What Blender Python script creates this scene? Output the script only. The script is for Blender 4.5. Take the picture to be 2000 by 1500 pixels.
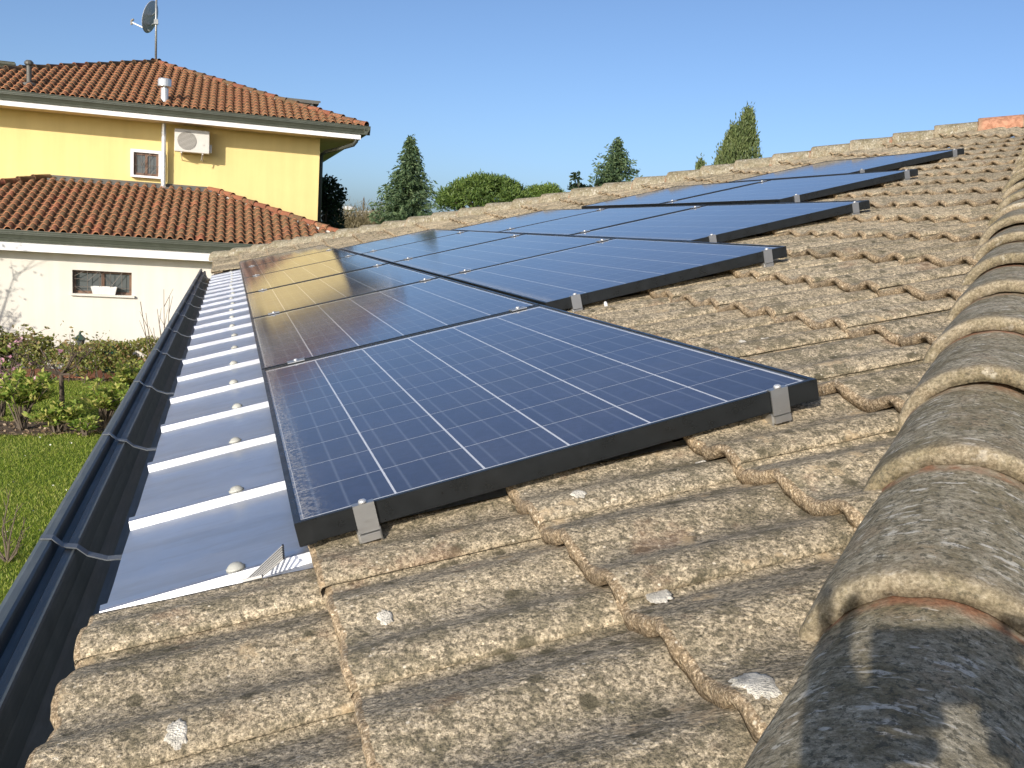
import bpy, bmesh, math, random
import numpy as np
from mathutils import Matrix, Vector, noise as mnoise
R_ = math.radians
random.seed(7); rng = np.random.default_rng(7)
for o in list(bpy.data.objects): bpy.data.objects.remove(o, do_unlink=True)
scene = bpy.context.scene
COL = scene.collection

# ------------------------------------------------------------------ camera
CAM = Vector((-0.10896, -1.49047, 3.05))
cx = Vector((0.9557116, -0.28656966, 0.06703109)); cu = Vector((-0.01902416, 0.16712997, 0.98575132)); cf = Vector((0.29368933, 0.94336918, -0.1542763))
cam_d = bpy.data.cameras.new('camera'); cam = bpy.data.objects.new('camera', cam_d); COL.objects.link(cam)
cam.matrix_world = Matrix(((cx.x, cu.x, -cf.x, CAM.x), (cx.y, cu.y, -cf.y, CAM.y), (cx.z, cu.z, -cf.z, CAM.z), (0, 0, 0, 1)))
cam_d.sensor_width = 36; cam_d.lens = 1814.3 / 2000 * 36; cam_d.clip_start = 0.01; cam_d.clip_end = 6000
scene.camera = cam
# ------------------------------------------------------------------ light
SUN_EL, SUN_DIR = 21.0, Vector((0.612, 0.705, -0.358)).normalized()
w = bpy.data.worlds.new('World'); scene.world = w; w.use_nodes = True
wn = w.node_tree; wn.nodes.clear()
sky = wn.nodes.new('ShaderNodeTexSky'); sky.sky_type = 'NISHITA'; sky.sun_disc = False
sky.sun_elevation = R_(SUN_EL); sky.sun_rotation = R_(220.9); sky.altitude = 0
sky.air_density = 0.6; sky.dust_density = 1.8; sky.ozone_density = 3.8
bg = wn.nodes.new('ShaderNodeBackground'); bg.inputs[1].default_value = 0.15
wo = wn.nodes.new('ShaderNodeOutputWorld')
tint = wn.nodes.new('ShaderNodeMix'); tint.data_type = 'RGBA'; tint.blend_type = 'MULTIPLY'; tint.inputs[0].default_value = 1.0; tint.inputs[7].default_value = (1.0, .97, .92, 1)
wn.links.new(sky.outputs[0], tint.inputs[6]); wn.links.new(tint.outputs[2], bg.inputs[0]); wn.links.new(bg.outputs[0], wo.inputs[0])
sd = bpy.data.lights.new('sun', 'SUN'); sd.energy = 4.3; sd.angle = R_(0.53); sd.color = (1.0, 0.92, 0.82)
sun = bpy.data.objects.new('sun', sd); COL.objects.link(sun)
sun.rotation_euler = SUN_DIR.to_track_quat('-Z', 'Y').to_euler(); sun.location = (-20, -25, 15)
scene.view_settings.view_transform = 'Standard'; scene.view_settings.look = 'None'
scene.view_settings.exposure = 0.32; scene.view_settings.gamma = 1.0
scene.view_settings.use_curve_mapping = False

# ------------------------------------------------------------------ helpers
FPX = 1814.3
def wray(px, py):
    v = cx * ((px - 1000) / FPX) - cu * ((py - 750) / FPX) + cf
    return v
def at_depth(px, py, d): return CAM + wray(px, py) * d
def at_z(px, py, z=0.0):
    v = wray(px, py); return CAM + v * ((z - CAM.z) / v.z)
class MB:
    def __init__(s): s.v = []; s.f = []; s.m = []
    def add(s, vs, fs, mi=0):
        b = len(s.v); s.v += [tuple(p) for p in vs]
        for f in fs: s.f.append(tuple(b + i for i in f)); s.m.append(mi)
        return s
    def box(s, x0, x1, y0, y1, z0, z1, mi=0, M=None):
        vs = [(x, y, z) for z in (z0, z1) for y in (y0, y1) for x in (x0, x1)]
        if M is not None: vs = [M @ Vector(p) for p in vs]
        return s.add(vs, [(0, 2, 3, 1), (4, 5, 7, 6), (0, 1, 5, 4), (2, 6, 7, 3), (0, 4, 6, 2), (1, 3, 7, 5)], mi)
    def tube(s, path, rad, n=8, mi=0, cap=True):
        path = [Vector(p) for p in path]; k = len(path)
        if not hasattr(rad, '__len__'): rad = [rad] * k
        vs = []; ref = None
        for i in range(k):
            d = (path[min(i + 1, k - 1)] - path[max(i - 1, 0)])
            if d.length < 1e-9: d = Vector((0, 0, 1))
            d.normalize()
            if ref is None: ref = Vector((0, 0, 1)) if abs(d.z) < .9 else Vector((1, 0, 0))
            a = d.cross(ref).normalized(); b = d.cross(a).normalized(); ref = b.cross(d) * -1 if False else ref
            for j in range(n):
                t = 2 * math.pi * j / n
                vs.append(path[i] + (a * math.cos(t) + b * math.sin(t)) * rad[i])
        fs = []
        for i in range(k - 1):
            for j in range(n):
                fs.append((i * n + j, i * n + (j + 1) % n, (i + 1) * n + (j + 1) % n, (i + 1) * n + j))
        if cap: fs.append(tuple(range(n))[::-1]); fs.append(tuple((k - 1) * n + j for j in range(n)))
        return s.add(vs, fs, mi)
    def lathe(s, prof, n=16, mi=0, M=None):
        vs = []; k = len(prof)
        for r, z in prof:
            for j in range(n):
                t = 2 * math.pi * j / n; vs.append(Vector((r * math.cos(t), r * math.sin(t), z)))
        if M is not None: vs = [M @ p for p in vs]
        fs = [(i * n + j, i * n + (j + 1) % n, (i + 1) * n + (j + 1) % n, (i + 1) * n + j) for i in range(k - 1) for j in range(n)]
        fs += [tuple(range(n))[::-1], tuple((k - 1) * n + j for j in range(n))]
        return s.add(vs, fs, mi)
    def sweep(s, prof, y0, y1, mi=0, closed=True, axis='Y', M=None, seg=1):
        n = len(prof); vs = []
        for q in range(seg + 1):
            yy = y0 + (y1 - y0) * q / seg
            for a, b in prof: vs.append(Vector((a, yy, b)) if axis == 'Y' else Vector((yy, a, b)))
        if M is not None: vs = [M @ p for p in vs]
        fs = []
        for q in range(seg):
            for i in range(n if closed else n - 1):
                j = (i + 1) % n
                fs.append((q * n + i, q * n + j, (q + 1) * n + j, (q + 1) * n + i))
        if closed: fs.append(tuple(range(n))[::-1]); fs.append(tuple(seg * n + i for i in range(n)))
        return s.add(vs, fs, mi)
    def mesh(s, name, mats, smooth=False):
        me = bpy.data.meshes.new(name); me.from_pydata(s.v, [], s.f)
        for m in mats: me.materials.append(m)
        me.polygons.foreach_set('material_index', s.m)
        if smooth: me.polygons.foreach_set('use_smooth', [True] * len(me.polygons))
        me.validate(); me.update(); return me
WM = {}
def link(name, me, parent=None, M=None, label=None, cat=None, group=None, kind=None):
    o = bpy.data.objects.new(name, me); COL.objects.link(o)
    M = Matrix.Identity(4) if M is None else M
    WM[o.name] = M.copy()
    if parent is not None:
        o.parent = parent; o.matrix_basis = WM[parent.name].inverted() @ M
    else: o.matrix_basis = M
    if label: o['label'] = label
    if cat: o['category'] = cat
    if group: o['group'] = group
    if kind: o['kind'] = kind
    return o
def thing(name, label, cat, loc=(0, 0, 0), group=None, M=None):
    return link(name, None, None, Matrix.Translation(loc) if M is None else M, label, cat, group)
def build(mb, name, mats, parent=None, M=None, smooth=False, bevel=0, **kw):
    if not isinstance(mats, (list, tuple)): mats = [mats]
    me = mb.mesh(name, mats, smooth)
    if bevel:
        bm = bmesh.new(); bm.from_mesh(me)
        bmesh.ops.remove_doubles(bm, verts=bm.verts, dist=1e-6)
        bmesh.ops.bevel(bm, geom=[e for e in bm.edges if e.calc_length() > bevel * 2.5 and len(e.link_faces) == 2 and e.calc_face_angle(0) > .5], offset=bevel, segments=2, affect='EDGES', profile=.6)
        bm.to_mesh(me); bm.free()
    return link(name, me, parent, M, **kw)
# ------- world-coordinates helper: geometry given in world space under any parent -> local origin stays the parent's
def wbuild(mb, name, mats, parent, **kw):
    P = WM[parent.name]; inv = P.inverted()
    mb.v = [tuple(inv @ Vector(p)) for p in mb.v]
    return build(mb, name, mats, parent, P, **kw)

# ------------------------------------------------------------------ materials
class NT:
    def __init__(s, name):
        s.m = bpy.data.materials.new(name); s.m.use_nodes = True; s.t = s.m.node_tree
        s.b = s.t.nodes['Principled BSDF']; s.o = s.t.nodes['Material Output']
    def n(s, typ, **kw):
        nd = s.t.nodes.new(typ)
        for k, v in kw.items(): setattr(nd, k, v)
        return nd
    def put(s, inp, val):
        if isinstance(val, bpy.types.NodeSocket): s.t.links.new(val, inp)
        elif hasattr(val, '__len__') and len(val) == 3 and inp.type == 'RGBA': inp.default_value = (*val, 1)
        else: inp.default_value = val
    def coord(s, rnd=True, which='Object', sc=None):
        c = s.n('ShaderNodeTexCoord').outputs[which]
        if sc is not None:
            mp = s.n('ShaderNodeVectorMath', operation='MULTIPLY'); s.put(mp.inputs[0], c); mp.inputs[1].default_value = sc; c = mp.outputs[0]
        if rnd:
            r = s.n('ShaderNodeObjectInfo').outputs['Random']
            m = s.n('ShaderNodeVectorMath', operation='MULTIPLY_ADD'); cb = s.n('ShaderNodeCombineXYZ')
            for i in range(3): s.put(cb.inputs[i], r)
            s.put(m.inputs[0], cb.outputs[0]); m.inputs[1].default_value = (31.7, 57.3, 83.1); s.put(m.inputs[2], c); c = m.outputs[0]
        return c
    def noise(s, vec, scale, detail=3, rough=.55, dist=0):
        nd = s.n('ShaderNodeTexNoise'); s.put(nd.inputs['Vector'], vec); nd.inputs['Scale'].default_value = scale
        nd.inputs['Detail'].default_value = detail; nd.inputs['Roughness'].default_value = rough; nd.inputs['Distortion'].default_value = dist
        return nd.outputs['Fac']
    def voro(s, vec, scale, out='Distance', feature='F1', rand=1):
        nd = s.n('ShaderNodeTexVoronoi', feature=feature); s.put(nd.inputs['Vector'], vec); nd.inputs['Scale'].default_value = scale
        nd.inputs['Randomness'].default_value = rand
        return nd.outputs[out]
    def ramp(s, fac, stops, interp='LINEAR'):
        nd = s.n('ShaderNodeValToRGB'); cr = nd.color_ramp; cr.interpolation = interp
        while len(cr.elements) > 1: cr.elements.remove(cr.elements[-1])
        for i, (p, c) in enumerate(stops):
            e = cr.elements[0] if i == 0 else cr.elements.new(p)
            e.position = p; e.color = (c, c, c, 1) if not hasattr(c, '__len__') else (*c, 1)
        s.put(nd.inputs[0], fac); return nd.outputs[0]
    def mix(s, fac, a, b, blend='MIX'):
        nd = s.n('ShaderNodeMix', data_type='RGBA', blend_type=blend)
        s.put(nd.inputs[0], fac); s.put(nd.inputs[6], a); s.put(nd.inputs[7], b); return nd.outputs[2]
    def math(s, op, a, b=0.0, c=0.0, clamp=False):
        nd = s.n('ShaderNodeMath', operation=op, use_clamp=clamp); s.put(nd.inputs[0], a); s.put(nd.inputs[1], b); s.put(nd.inputs[2], c); return nd.outputs[0]
    def sep(s, vec):
        nd = s.n('ShaderNodeSeparateXYZ'); s.put(nd.inputs[0], vec); return nd.outputs
    def bump(s, h, strength=.5, dist=.003, nrm=None):
        nd = s.n('ShaderNodeBump'); s.put(nd.inputs['Height'], h); nd.inputs['Strength'].default_value = strength; nd.inputs['Distance'].default_value = dist
        if nrm is not None: s.put(nd.inputs['Normal'], nrm)
        s.put(s.b.inputs['Normal'], nd.outputs[0]); return nd.outputs[0]
    def set(s, col=None, rough=None, metal=None, spec=None, **kw):
        if col is not None: s.put(s.b.inputs['Base Color'], col)
        if rough is not None: s.put(s.b.inputs['Roughness'], rough)
        if metal is not None: s.put(s.b.inputs['Metallic'], metal)
        if spec is not None: s.put(s.b.inputs['Specular IOR Level'], spec)
        for k, v in kw.items(): s.put(s.b.inputs[k], v)
        return s.m
def plain(name, col, rough=.6, metal=0, var=.12, sc=8, bump=0, spec=.5, rnd=True):
    t = NT(name); c = t.coord(rnd)
    n1 = t.noise(c, sc, 5, .6); n2 = t.noise(c, sc * 9, 3, .6)
    k = t.math('ADD', t.math('MULTIPLY', n1, .65), t.math('MULTIPLY', n2, .35))
    f = t.ramp(k, [(.3, 1 - var * 1.6), (.7, 1 + var * 1.0)])
    t.set(t.mix(1.0, col, f, 'MULTIPLY'), t.ramp(n1, [(.3, max(rough - .08, .02)), (.7, min(rough + .08, 1))]), metal, spec)
    if bump: t.bump(n2, bump, .004)
    return t.m

def concrete(name, clean=False, sandy=(.47, .395, .275), dark=(.075, .071, .050)):
    t = NT(name); c = t.coord(); raw = t.coord(False)
    g = t.noise(c, 270, 3, .78)
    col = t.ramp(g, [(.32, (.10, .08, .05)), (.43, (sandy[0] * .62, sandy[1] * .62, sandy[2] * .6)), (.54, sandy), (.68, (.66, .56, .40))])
    vg = t.voro(c, 150, 'Color')
    col = t.mix(.45, col, t.mix(1, col, t.ramp(t.sep(vg)[0], [(0, .25), (.5, .9), (.93, 1.3), (1, 2.0)]), 'MULTIPLY'))
    if not clean:
        # grey water film in the pans, olive lichen blotches, small black pits, pale grains, ochre and red stains
        y = t.sep(raw)[1]
        wv = t.math('COSINE', t.math('MULTIPLY', t.math('SUBTRACT', y, .048), 2 * math.pi / .165))
        pan = t.math('MULTIPLY', t.math('MULTIPLY_ADD', wv, -.5, .5), t.noise(c, 9, 4, .6))
        col = t.mix(t.ramp(pan, [(.32, 0), (.60, .42)]), col, t.mix(t.ramp(g, [(.35, 0), (.65, 1)]), (.085, .082, .075), (.25, .23, .19)))
        sp2 = t.noise(c, 105, 4, .7)
        col = t.mix(t.ramp(sp2, [(.50, 0), (.58, .72)]), col, t.mix(t.ramp(g, [(.4, 0), (.66, 1)]), (.062, .056, .038), (.19, .165, .11)))
        l1 = t.noise(c, 26, 7, .72); l0 = t.noise(c, 5, 3, .5)
        lm = t.math('ADD', l1, t.math('MULTIPLY', t.math('SUBTRACT', l0, .5), .45))
        col = t.mix(t.ramp(lm, [(.51, 0), (.60, .66)]), col, t.mix(t.ramp(g, [(.4, 0), (.62, 1)]), dark, (.17, .145, .085)))
        bl = t.voro(c, 21, 'Distance'); bm_ = t.math('ADD', bl, t.math('MULTIPLY', t.noise(c, 60, 4), .35))
        rnd_ = t.sep(t.voro(c, 21, 'Color'))[1]
        bmask = t.math('MULTIPLY', t.ramp(bm_, [(.36, 1), (.44, 0)]), t.ramp(rnd_, [(.62, 0), (.66, 1)]))
        col = t.mix(t.math('MULTIPLY', bmask, .8), col, t.mix(g, (.04, .036, .022), (.11, .098, .06)))
        st = t.math('MULTIPLY', t.ramp(t.noise(c, 7, 4, .6), [(.62, 0), (.70, 1)]), .3)
        col = t.mix(st, col, (.28, .16, .10))
        pk = t.math('MULTIPLY', t.ramp(t.noise(c, 11, 5, .65), [(.62, 0), (.68, 1)]), .65)
        col = t.mix(pk, col, (.47, .36, .22))
    sp = t.voro(c, 75); sr = t.sep(t.voro(c, 75, 'Color'))[2]
    col = t.mix(t.math('MULTIPLY', t.ramp(sp, [(.10, 1), (.2, 0)]), t.ramp(sr, [(.8, 0), (.85, 1)])), col, (.62, .56, .44))
    r = t.n('ShaderNodeObjectInfo').outputs['Random']
    col = t.mix(1, col, t.ramp(r, [(0, (.80, .80, .79)), (.35, (1.0, .98, .95)), (.7, (1.04, 1.04, 1.05)), (1, (1.2, 1.17, 1.12))]), 'MULTIPLY')
    t.set(col, .93, 0, .25)
    h = t.math('ADD', t.math('MULTIPLY', g, .7), t.math('ADD', t.math('MULTIPLY', t.voro(c, 120), -.5), t.math('MULTIPLY', t.noise(c, 40, 4), .8)))
    t.bump(h, .75, .0045)
    return t.m
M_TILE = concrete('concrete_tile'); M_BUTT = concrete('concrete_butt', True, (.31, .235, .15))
def ridge_mat(name, red=False):
    t = NT(name); c = t.coord(); raw = t.coord(False); x = t.sep(raw)[0]
    st = t.coord(True, sc=(100, 62, 62)); s1 = t.noise(st, 1.0, 6, .9); g = t.noise(c, 190, 3, .7); b = t.noise(c, 9, 5, .65)
    body = t.ramp(s1, [(.30, (.075, .068, .050)), (.42, (.20, .178, .125)), (.53, (.36, .32, .23)), (.62, (.56, .51, .40)), (.70, (.78, .74, .64))])
    body = t.mix(t.ramp(b, [(.45, 0), (.62, .65)]), body, t.ramp(g, [(.35, (.085, .075, .04)), (.65, (.30, .25, .14))]))
    sand = t.mix(t.ramp(b, [(.42, 0), (.6, .7)]), t.ramp(g, [(.32, (.12, .09, .055)), (.5, (.28, .22, .14)), (.7, (.52, .44, .31))]), t.ramp(g, [(.35, (.06, .055, .035)), (.65, (.22, .18, .10))]))
    ora = t.mix(t.ramp(t.noise(c, 16, 4, .6), [(.42, 0), (.58, .85)]), t.ramp(g, [(.3, (.17, .085, .05)), (.6, (.32, .17, .10)), (.8, (.40, .27, .17))]), body)
    tone = t.noise(c, 24, 5, .7); body = t.mix(t.ramp(tone, [(.40, .85), (.56, 0)]), body, t.mix(1, body, (.66, .63, .56), 'MULTIPLY'))
    warmp = t.noise(c, 13, 5, .7); body = t.mix(t.ramp(warmp, [(.54, 0), (.64, .6)]), body, t.ramp(g, [(.35, (.13, .10, .06)), (.62, (.40, .31, .20))]))
    fl = t.noise(t.coord(True, sc=(75, 26, 26)), 1.0, 3, .6); body = t.mix(t.ramp(fl, [(.60, 0), (.66, .8)]), body, t.mix(g, (.40, .37, .30), (.74, .71, .62)))
    pit = t.noise(c, 120, 3, .7); body = t.mix(t.ramp(pit, [(.54, 0), (.60, .75)]), body, (.075, .07, .05))
    if red: body = t.ramp(t.noise(c, 30, 5, .7), [(.35, (.25, .12, .07)), (.6, (.47, .24, .15))])
    wob = t.math('ADD', x, t.math('MULTIPLY', t.math('SUBTRACT', t.noise(c, 26, 5, .7), .5), .075))
    col = t.mix(t.ramp(wob, [(.014, .55), (.052, 0)]), body, sand)
    wob2 = t.math('ADD', x, t.math('MULTIPLY', t.math('SUBTRACT', t.noise(c, 22, 4, .6), .5), .03)); col = t.mix(t.ramp(wob2, [(.352, 0), (.364, 1)]), col, ora)
    t.set(col, .9, 0, .25)
    t.bump(t.math('ADD', t.math('MULTIPLY', s1, .6), t.math('MULTIPLY', g, .6)), .7, .004)
    return t.m
M_RIDGE = ridge_mat('ridge_concrete'); M_RIDGE_RED = ridge_mat('ridge_terracotta', True)
M_MORTAR = plain('mortar', (.62, .57, .48), .95, 0, .2, 12, .5)
M_LICHEN = plain('white_lichen', (.70, .655, .55), .95, 0, .5, 45, 1.0)
M_FRAME = plain('black_anodised', (.012, .014, .015), .32, 0, .15, 30, spec=.6)
M_BACK = plain('white_backsheet', (.72, .74, .76), .5, 0, .05, 10)
def cell_mat():
    t = NT('solar_cell'); raw = t.coord(False); c = t.coord()
    x, y, _ = t.sep(raw)
    cr = t.sep(t.voro(c, 70, 'Color'))[0]; r = t.n('ShaderNodeObjectInfo').outputs['Random']
    k = t.math('ADD', t.math('MULTIPLY', cr, .5), t.math('MULTIPLY', r, .4))
    col = t.ramp(k, [(.1, (.012, .017, .048)), (.5, (.018, .026, .068)), (.95, (.027, .037, .092))])
    f = t.math('ABSOLUTE', t.math('SUBTRACT', t.math('ABSOLUTE', x), .052)); f0 = t.math('ABSOLUTE', x)
    d = t.math('MINIMUM', f, f0)
    col = t.mix(t.ramp(d, [(.0006, .55), (.0010, 0)], 'LINEAR'), col, (.16, .19, .25))
    t.set(col, .42, 0, .5); return t.m
M_CELL = cell_mat()
def pane_mat():
    t = NT('panel_glass'); t.t.nodes.remove(t.b)
    raw = t.coord(False); c = t.coord(); x, y, _ = t.sep(raw)
    tr = t.n('ShaderNodeBsdfTransparent'); gl = t.n('ShaderNodeBsdfGlossy'); df = t.n('ShaderNodeBsdfDiffuse')
    t.put(gl.inputs['Roughness'], t.ramp(t.noise(c, 6, 4), [(.35, .045), (.65, .075)]))
    fr = t.n('ShaderNodeFresnel'); bf = t.n('ShaderNodeNewGeometry').outputs['Backfacing']; t.put(fr.inputs['IOR'], t.math('MULTIPLY_ADD', bf, 1 / 1.5 - 1.5, 1.5))
    nn = t.noise(t.coord(True, sc=(1, .35, 1)), 420, 2, .6)
    bp = t.n('ShaderNodeBump'); t.put(bp.inputs['Height'], t.noise(c, 900, 1)); bp.inputs['Strength'].default_value = .03; bp.inputs['Distance'].default_value = .001
    t.put(gl.inputs['Normal'], bp.outputs[0])
    m1 = t.n('ShaderNodeMixShader'); t.put(m1.inputs[0], fr.outputs[0]); t.put(m1.inputs[1], tr.outputs[0]); t.put(m1.inputs[2], gl.outputs[0])
    # dust: a thin film everywhere, streaks and splashes, a dirty band above the lower frame
    edge = t.ramp(x, [(.010, 1), (.022, .9), (.055, .22), (.085, 0)])
    edge = t.math('MULTIPLY', edge, t.ramp(t.noise(c, 130, 4, .7), [(.40, 0), (.62, 1)]))
    sp = t.math('MULTIPLY', t.ramp(t.noise(t.coord(True, sc=(1, .5, 1)), 95, 3, .7), [(.68, 0), (.76, 1)]), .12)
    film = t.ramp(t.noise(c, 3, 4, .6), [(.3, .034), (.7, .064)])
    dust = t.math('MAXIMUM', t.math('MULTIPLY', edge, .55), t.math('MAXIMUM', sp, film))
    df.inputs[0].default_value = (.48, .47, .45, 1)
    m2 = t.n('ShaderNodeMixShader'); t.put(m2.inputs[0], dust); t.put(m2.inputs[1], m1.outputs[0]); t.put(m2.inputs[2], df.outputs[0])
    t.put(t.o.inputs[0], m2.outputs[0]); return t.m
M_PANE = pane_mat()
def alu_mat(name, col=(.80, .82, .84), r0=.16, r1=.34, streak=(4, 60, 60), metal=None):
    t = NT(name); c = t.coord(sc=streak); c2 = t.coord()
    n = t.noise(c, 6, 5, .7); b = t.noise(c2, 5, 4, .6)
    cc = t.mix(1, col, t.ramp(b, [(.3, .82), (.7, 1.04)]), 'MULTIPLY')
    sp = t.math('MULTIPLY', t.ramp(t.noise(t.coord(sc=(60, 160, 100)), 1, 3, .7), [(.66, 0), (.72, 1)]), .5)
    cc = t.mix(sp, cc, (.9, .9, .88))
    wm = t.math('MULTIPLY', t.ramp(t.noise(t.coord(sc=(3, 14, 10)), 1, 6, .7), [(.50, 0), (.62, 1)]), .35); cc = t.mix(wm, cc, (.62, .60, .56))
    t.set(cc, t.ramp(n, [(.3, r0), (.7, r1)]), metal if metal is not None else t.ramp(b, [(.35, .92), (.75, 1)])); t.bump(t.math('ADD', t.math('MULTIPLY', n, .06), b), .10, .004); return t.m
M_ALU = alu_mat('aluminium_sheet', (.86, .87, .88), .30, .48); M_CLAMP = alu_mat('clamp_aluminium', (.62, .62, .60), .38, .52)
M_STEEL = alu_mat('stainless_flue', (.72, .72, .71), .22, .36, (40, 40, 4), .55)
def gutter_mat():
    t = NT('slate_gutter'); c = t.coord(); c2 = t.coord(sc=(30, 2, 30))
    n = t.noise(c2, 3, 5, .7); b = t.noise(c, 14, 6, .7)
    col = t.ramp(t.math('ADD', t.math('MULTIPLY', n, .5), t.math('MULTIPLY', b, .5)), [(.3, (.075, .092, .095)), (.5, (.115, .135, .137)), (.68, (.18, .20, .20))])
    t.set(col, t.ramp(b, [(.3, .38), (.7, .58)]), .2, .5); t.bump(b, .15, .004); return t.m
M_GUTTER = gutter_mat()
M_GSTRAP = plain('gutter_strap', (.20, .22, .235), .45, .5, .2, 30)
M_CAPW = plain('screw_cap', (.40, .40, .355), .55, 0, .1, 30)
M_WHITEP = plain('white_plastic', (.78, .77, .72), .5, 0, .05, 20)
M_GREYP = plain('grey_plastic', (.50, .48, .43), .5, 0, .1, 30)
M_BLACKP = plain('black_plastic', (.02, .02, .022), .5, 0, .1, 30)
M_WOOD = plain('eaves_wood', (.16, .11, .07), .8, 0, .2, 8)
def stucco(name, col, var=.07, stain=None):
    t = NT(name); c = t.coord(False)
    n1 = t.noise(c, .7, 5, .6); n2 = t.noise(c, 60, 3, .6)
    f = t.ramp(n1, [(.3, 1 - var), (.7, 1 + var * .6)]); cc = t.mix(1, col, f, 'MULTIPLY')
    sk = t.noise(t.coord(False, sc=(5, 5, .35)), 1, 5, .65); cc = t.mix(1, cc, t.ramp(sk, [(.35, (.955, .95, .94)), (.6, (1.01, 1.01, 1.01))]), 'MULTIPLY')
    if stain:
        z = t.sep(c)[2]; m = t.math('MULTIPLY', t.ramp(z, [(.0, 1), (.9 / 6, .0)]), t.ramp(t.noise(c, 3, 5, .7), [(.4, 0), (.7, .7)])); cc = t.mix(m, cc, stain)
    t.set(cc, .9, 0, .2); t.bump(n2, .25, .004); return t.m
M_YELLOW = stucco('yellow_render', (.73, .585, .255)); M_CREAM = stucco('cream_render', (.66, .635, .565))
M_WHITE = stucco('white_paint', (.76, .75, .74), .03); M_SOFFIT = stucco('soffit_render', (.66, .52, .33), .05)
M_OURWALL = stucco('pale_render', (.62, .55, .45), .06)
def terracotta(name, warm=0.0):
    t = NT(name); c = t.coord(); isl = t.n('ShaderNodeNewGeometry').outputs['Random Per Island']; r = t.n('ShaderNodeObjectInfo').outputs['Random']
    k = t.math('FRACT', t.math('ADD', isl, r))
    base = t.ramp(k, [(0, (.21, .080, .048)), (.4, (.27, .103, .057)), (.75, (.34, .135, .07)), (1, (.38, .18, .10))])
    raw = t.coord(False); y = t.sep(raw)[1]
    ln = t.noise(t.coord(True), 14, 5, .7); ln = t.math('ADD', ln, t.math('MULTIPLY', t.math('SUBTRACT', k, .5), .25))
    lich = t.mix(t.noise(c, 50, 3), (.075, .060, .035), (.17, .12, .06))
    col = t.mix(t.ramp(ln, [(.33 + warm, 0), (.47 + warm, .85)]), base, lich)
    t.set(col, .88, 0, .25); t.bump(t.noise(c, 60, 4), .4, .005); return t.m
M_TERRA = terracotta('clay_tile', -.02); M_TERRA_CLEAN = terracotta('clay_tile_clean', .16)
M_TERRA_EDGE = plain('clay_edge', (.42, .18, .085), .85, 0, .2, 20)
M_OGEE = plain('green_grey_gutter', (.075, .083, .062), .45, .1, .12, 5)
M_DARKPIPE = plain('dark_downpipe', (.055, .06, .05), .45, .1, .12, 5)
M_FLASH = plain('grey_flashing', (.115, .11, .095), .6, .2, .15, 4)
M_ACW = plain('air_con_white', (.58, .56, .51), .45, 0, .04, 6)
M_GRILL = plain('grille_grey', (.20, .185, .16), .5, 0, .05, 10)
M_DARK = plain('dark_interior', (.03, .028, .025), .7, 0, .2, 5)
M_BROWN = plain('brown_window_frame', (.16, .09, .055), .5, 0, .15, 15)
M_IRON = plain('wrought_iron', (.15, .13, .11), .5, .3, .2, 20)
t = NT('window_glass'); t.set((.10, .11, .11), .06, 0, .5); M_GLASS = t.m
M_DISH = plain('dish_grey', (.50, .51, .52), .5, .1, .1, 6)
M_MAST = plain('galvanised_mast', (.33, .34, .33), .45, .6, .15, 12)
M_GREENP = plain('green_painted_metal', (.02, .12, .075), .45, 0, .15, 15)
M_GREENLAMP = plain('green_lamp_iron', (.05, .09, .065), .5, .1, .2, 15)
M_PAVE = plain('terracotta_paving', (.46, .18, .09), .85, 0, .2, 7, .3)
M_BARK = plain('bark', (.10, .075, .055), .9, 0, .3, 14, .8)
M_TWIG = plain('bare_twig', (.11, .085, .06), .85, 0, .2, 20)
def leafmat(name, cols, trans=.25, sc=1.3, rough=.55):
    t = NT(name); isl = t.n('ShaderNodeNewGeometry').outputs['Random Per Island']; c = t.coord()
    k = t.math('ADD', t.math('MULTIPLY', isl, .6), t.math('MULTIPLY', t.noise(c, sc, 4, .6), .55))
    n = len(cols); col = t.ramp(k, [(.2 + .65 * i / max(n - 1, 1), q) for i, q in enumerate(cols)])
    t.set(col, rough, 0, .35)
    tr = t.n('ShaderNodeBsdfTranslucent'); t.put(tr.inputs[0], col); mx = t.n('ShaderNodeMixShader'); mx.inputs[0].default_value = trans
    t.put(mx.inputs[1], t.b.outputs[0]); t.put(mx.inputs[2], tr.outputs[0]); t.put(t.o.inputs[0], mx.outputs[0]); return t.m
L_SPRUCE = leafmat('spruce_needles', [(.055, .10, .048), (.095, .15, .068), (.15, .205, .09)], .3)
L_PINE = leafmat('stone_pine_needles', [(.045, .085, .020), (.085, .140, .030), (.135, .19, .042)], .2, .5)
L_PINE2 = leafmat('young_pine_needles', [(.07, .125, .02), (.115, .18, .035), (.16, .22, .05)], .2, .5)
L_CYP = leafmat('cypress_foliage', [(.055, .085, .030), (.10, .135, .045), (.15, .18, .065)], .15)
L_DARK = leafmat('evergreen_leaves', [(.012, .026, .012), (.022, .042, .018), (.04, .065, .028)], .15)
L_HEDGE = leafmat('hedge_leaves', [(.11, .15, .035), (.21, .25, .06), (.34, .34, .10), (.42, .27, .14)], .5, 2)
L_LAUREL = leafmat('laurel_leaves', [(.10, .17, .03), (.21, .32, .05), (.40, .47, .10), (.55, .50, .16)], .5, 2)
L_PINK = leafmat('pink_blossom', [(.45, .20, .28), (.62, .36, .42), (.70, .50, .50)], .3, 3)
L_SCRUB = leafmat('scrub_twigs', [(.12, .10, .055), (.18, .15, .08), (.24, .20, .11)], .2, .5)
L_GRASS = leafmat('grass_blades', [(.13, .19, .016), (.21, .29, .028), (.30, .37, .05), (.42, .42, .12)], .4, .8)
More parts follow.
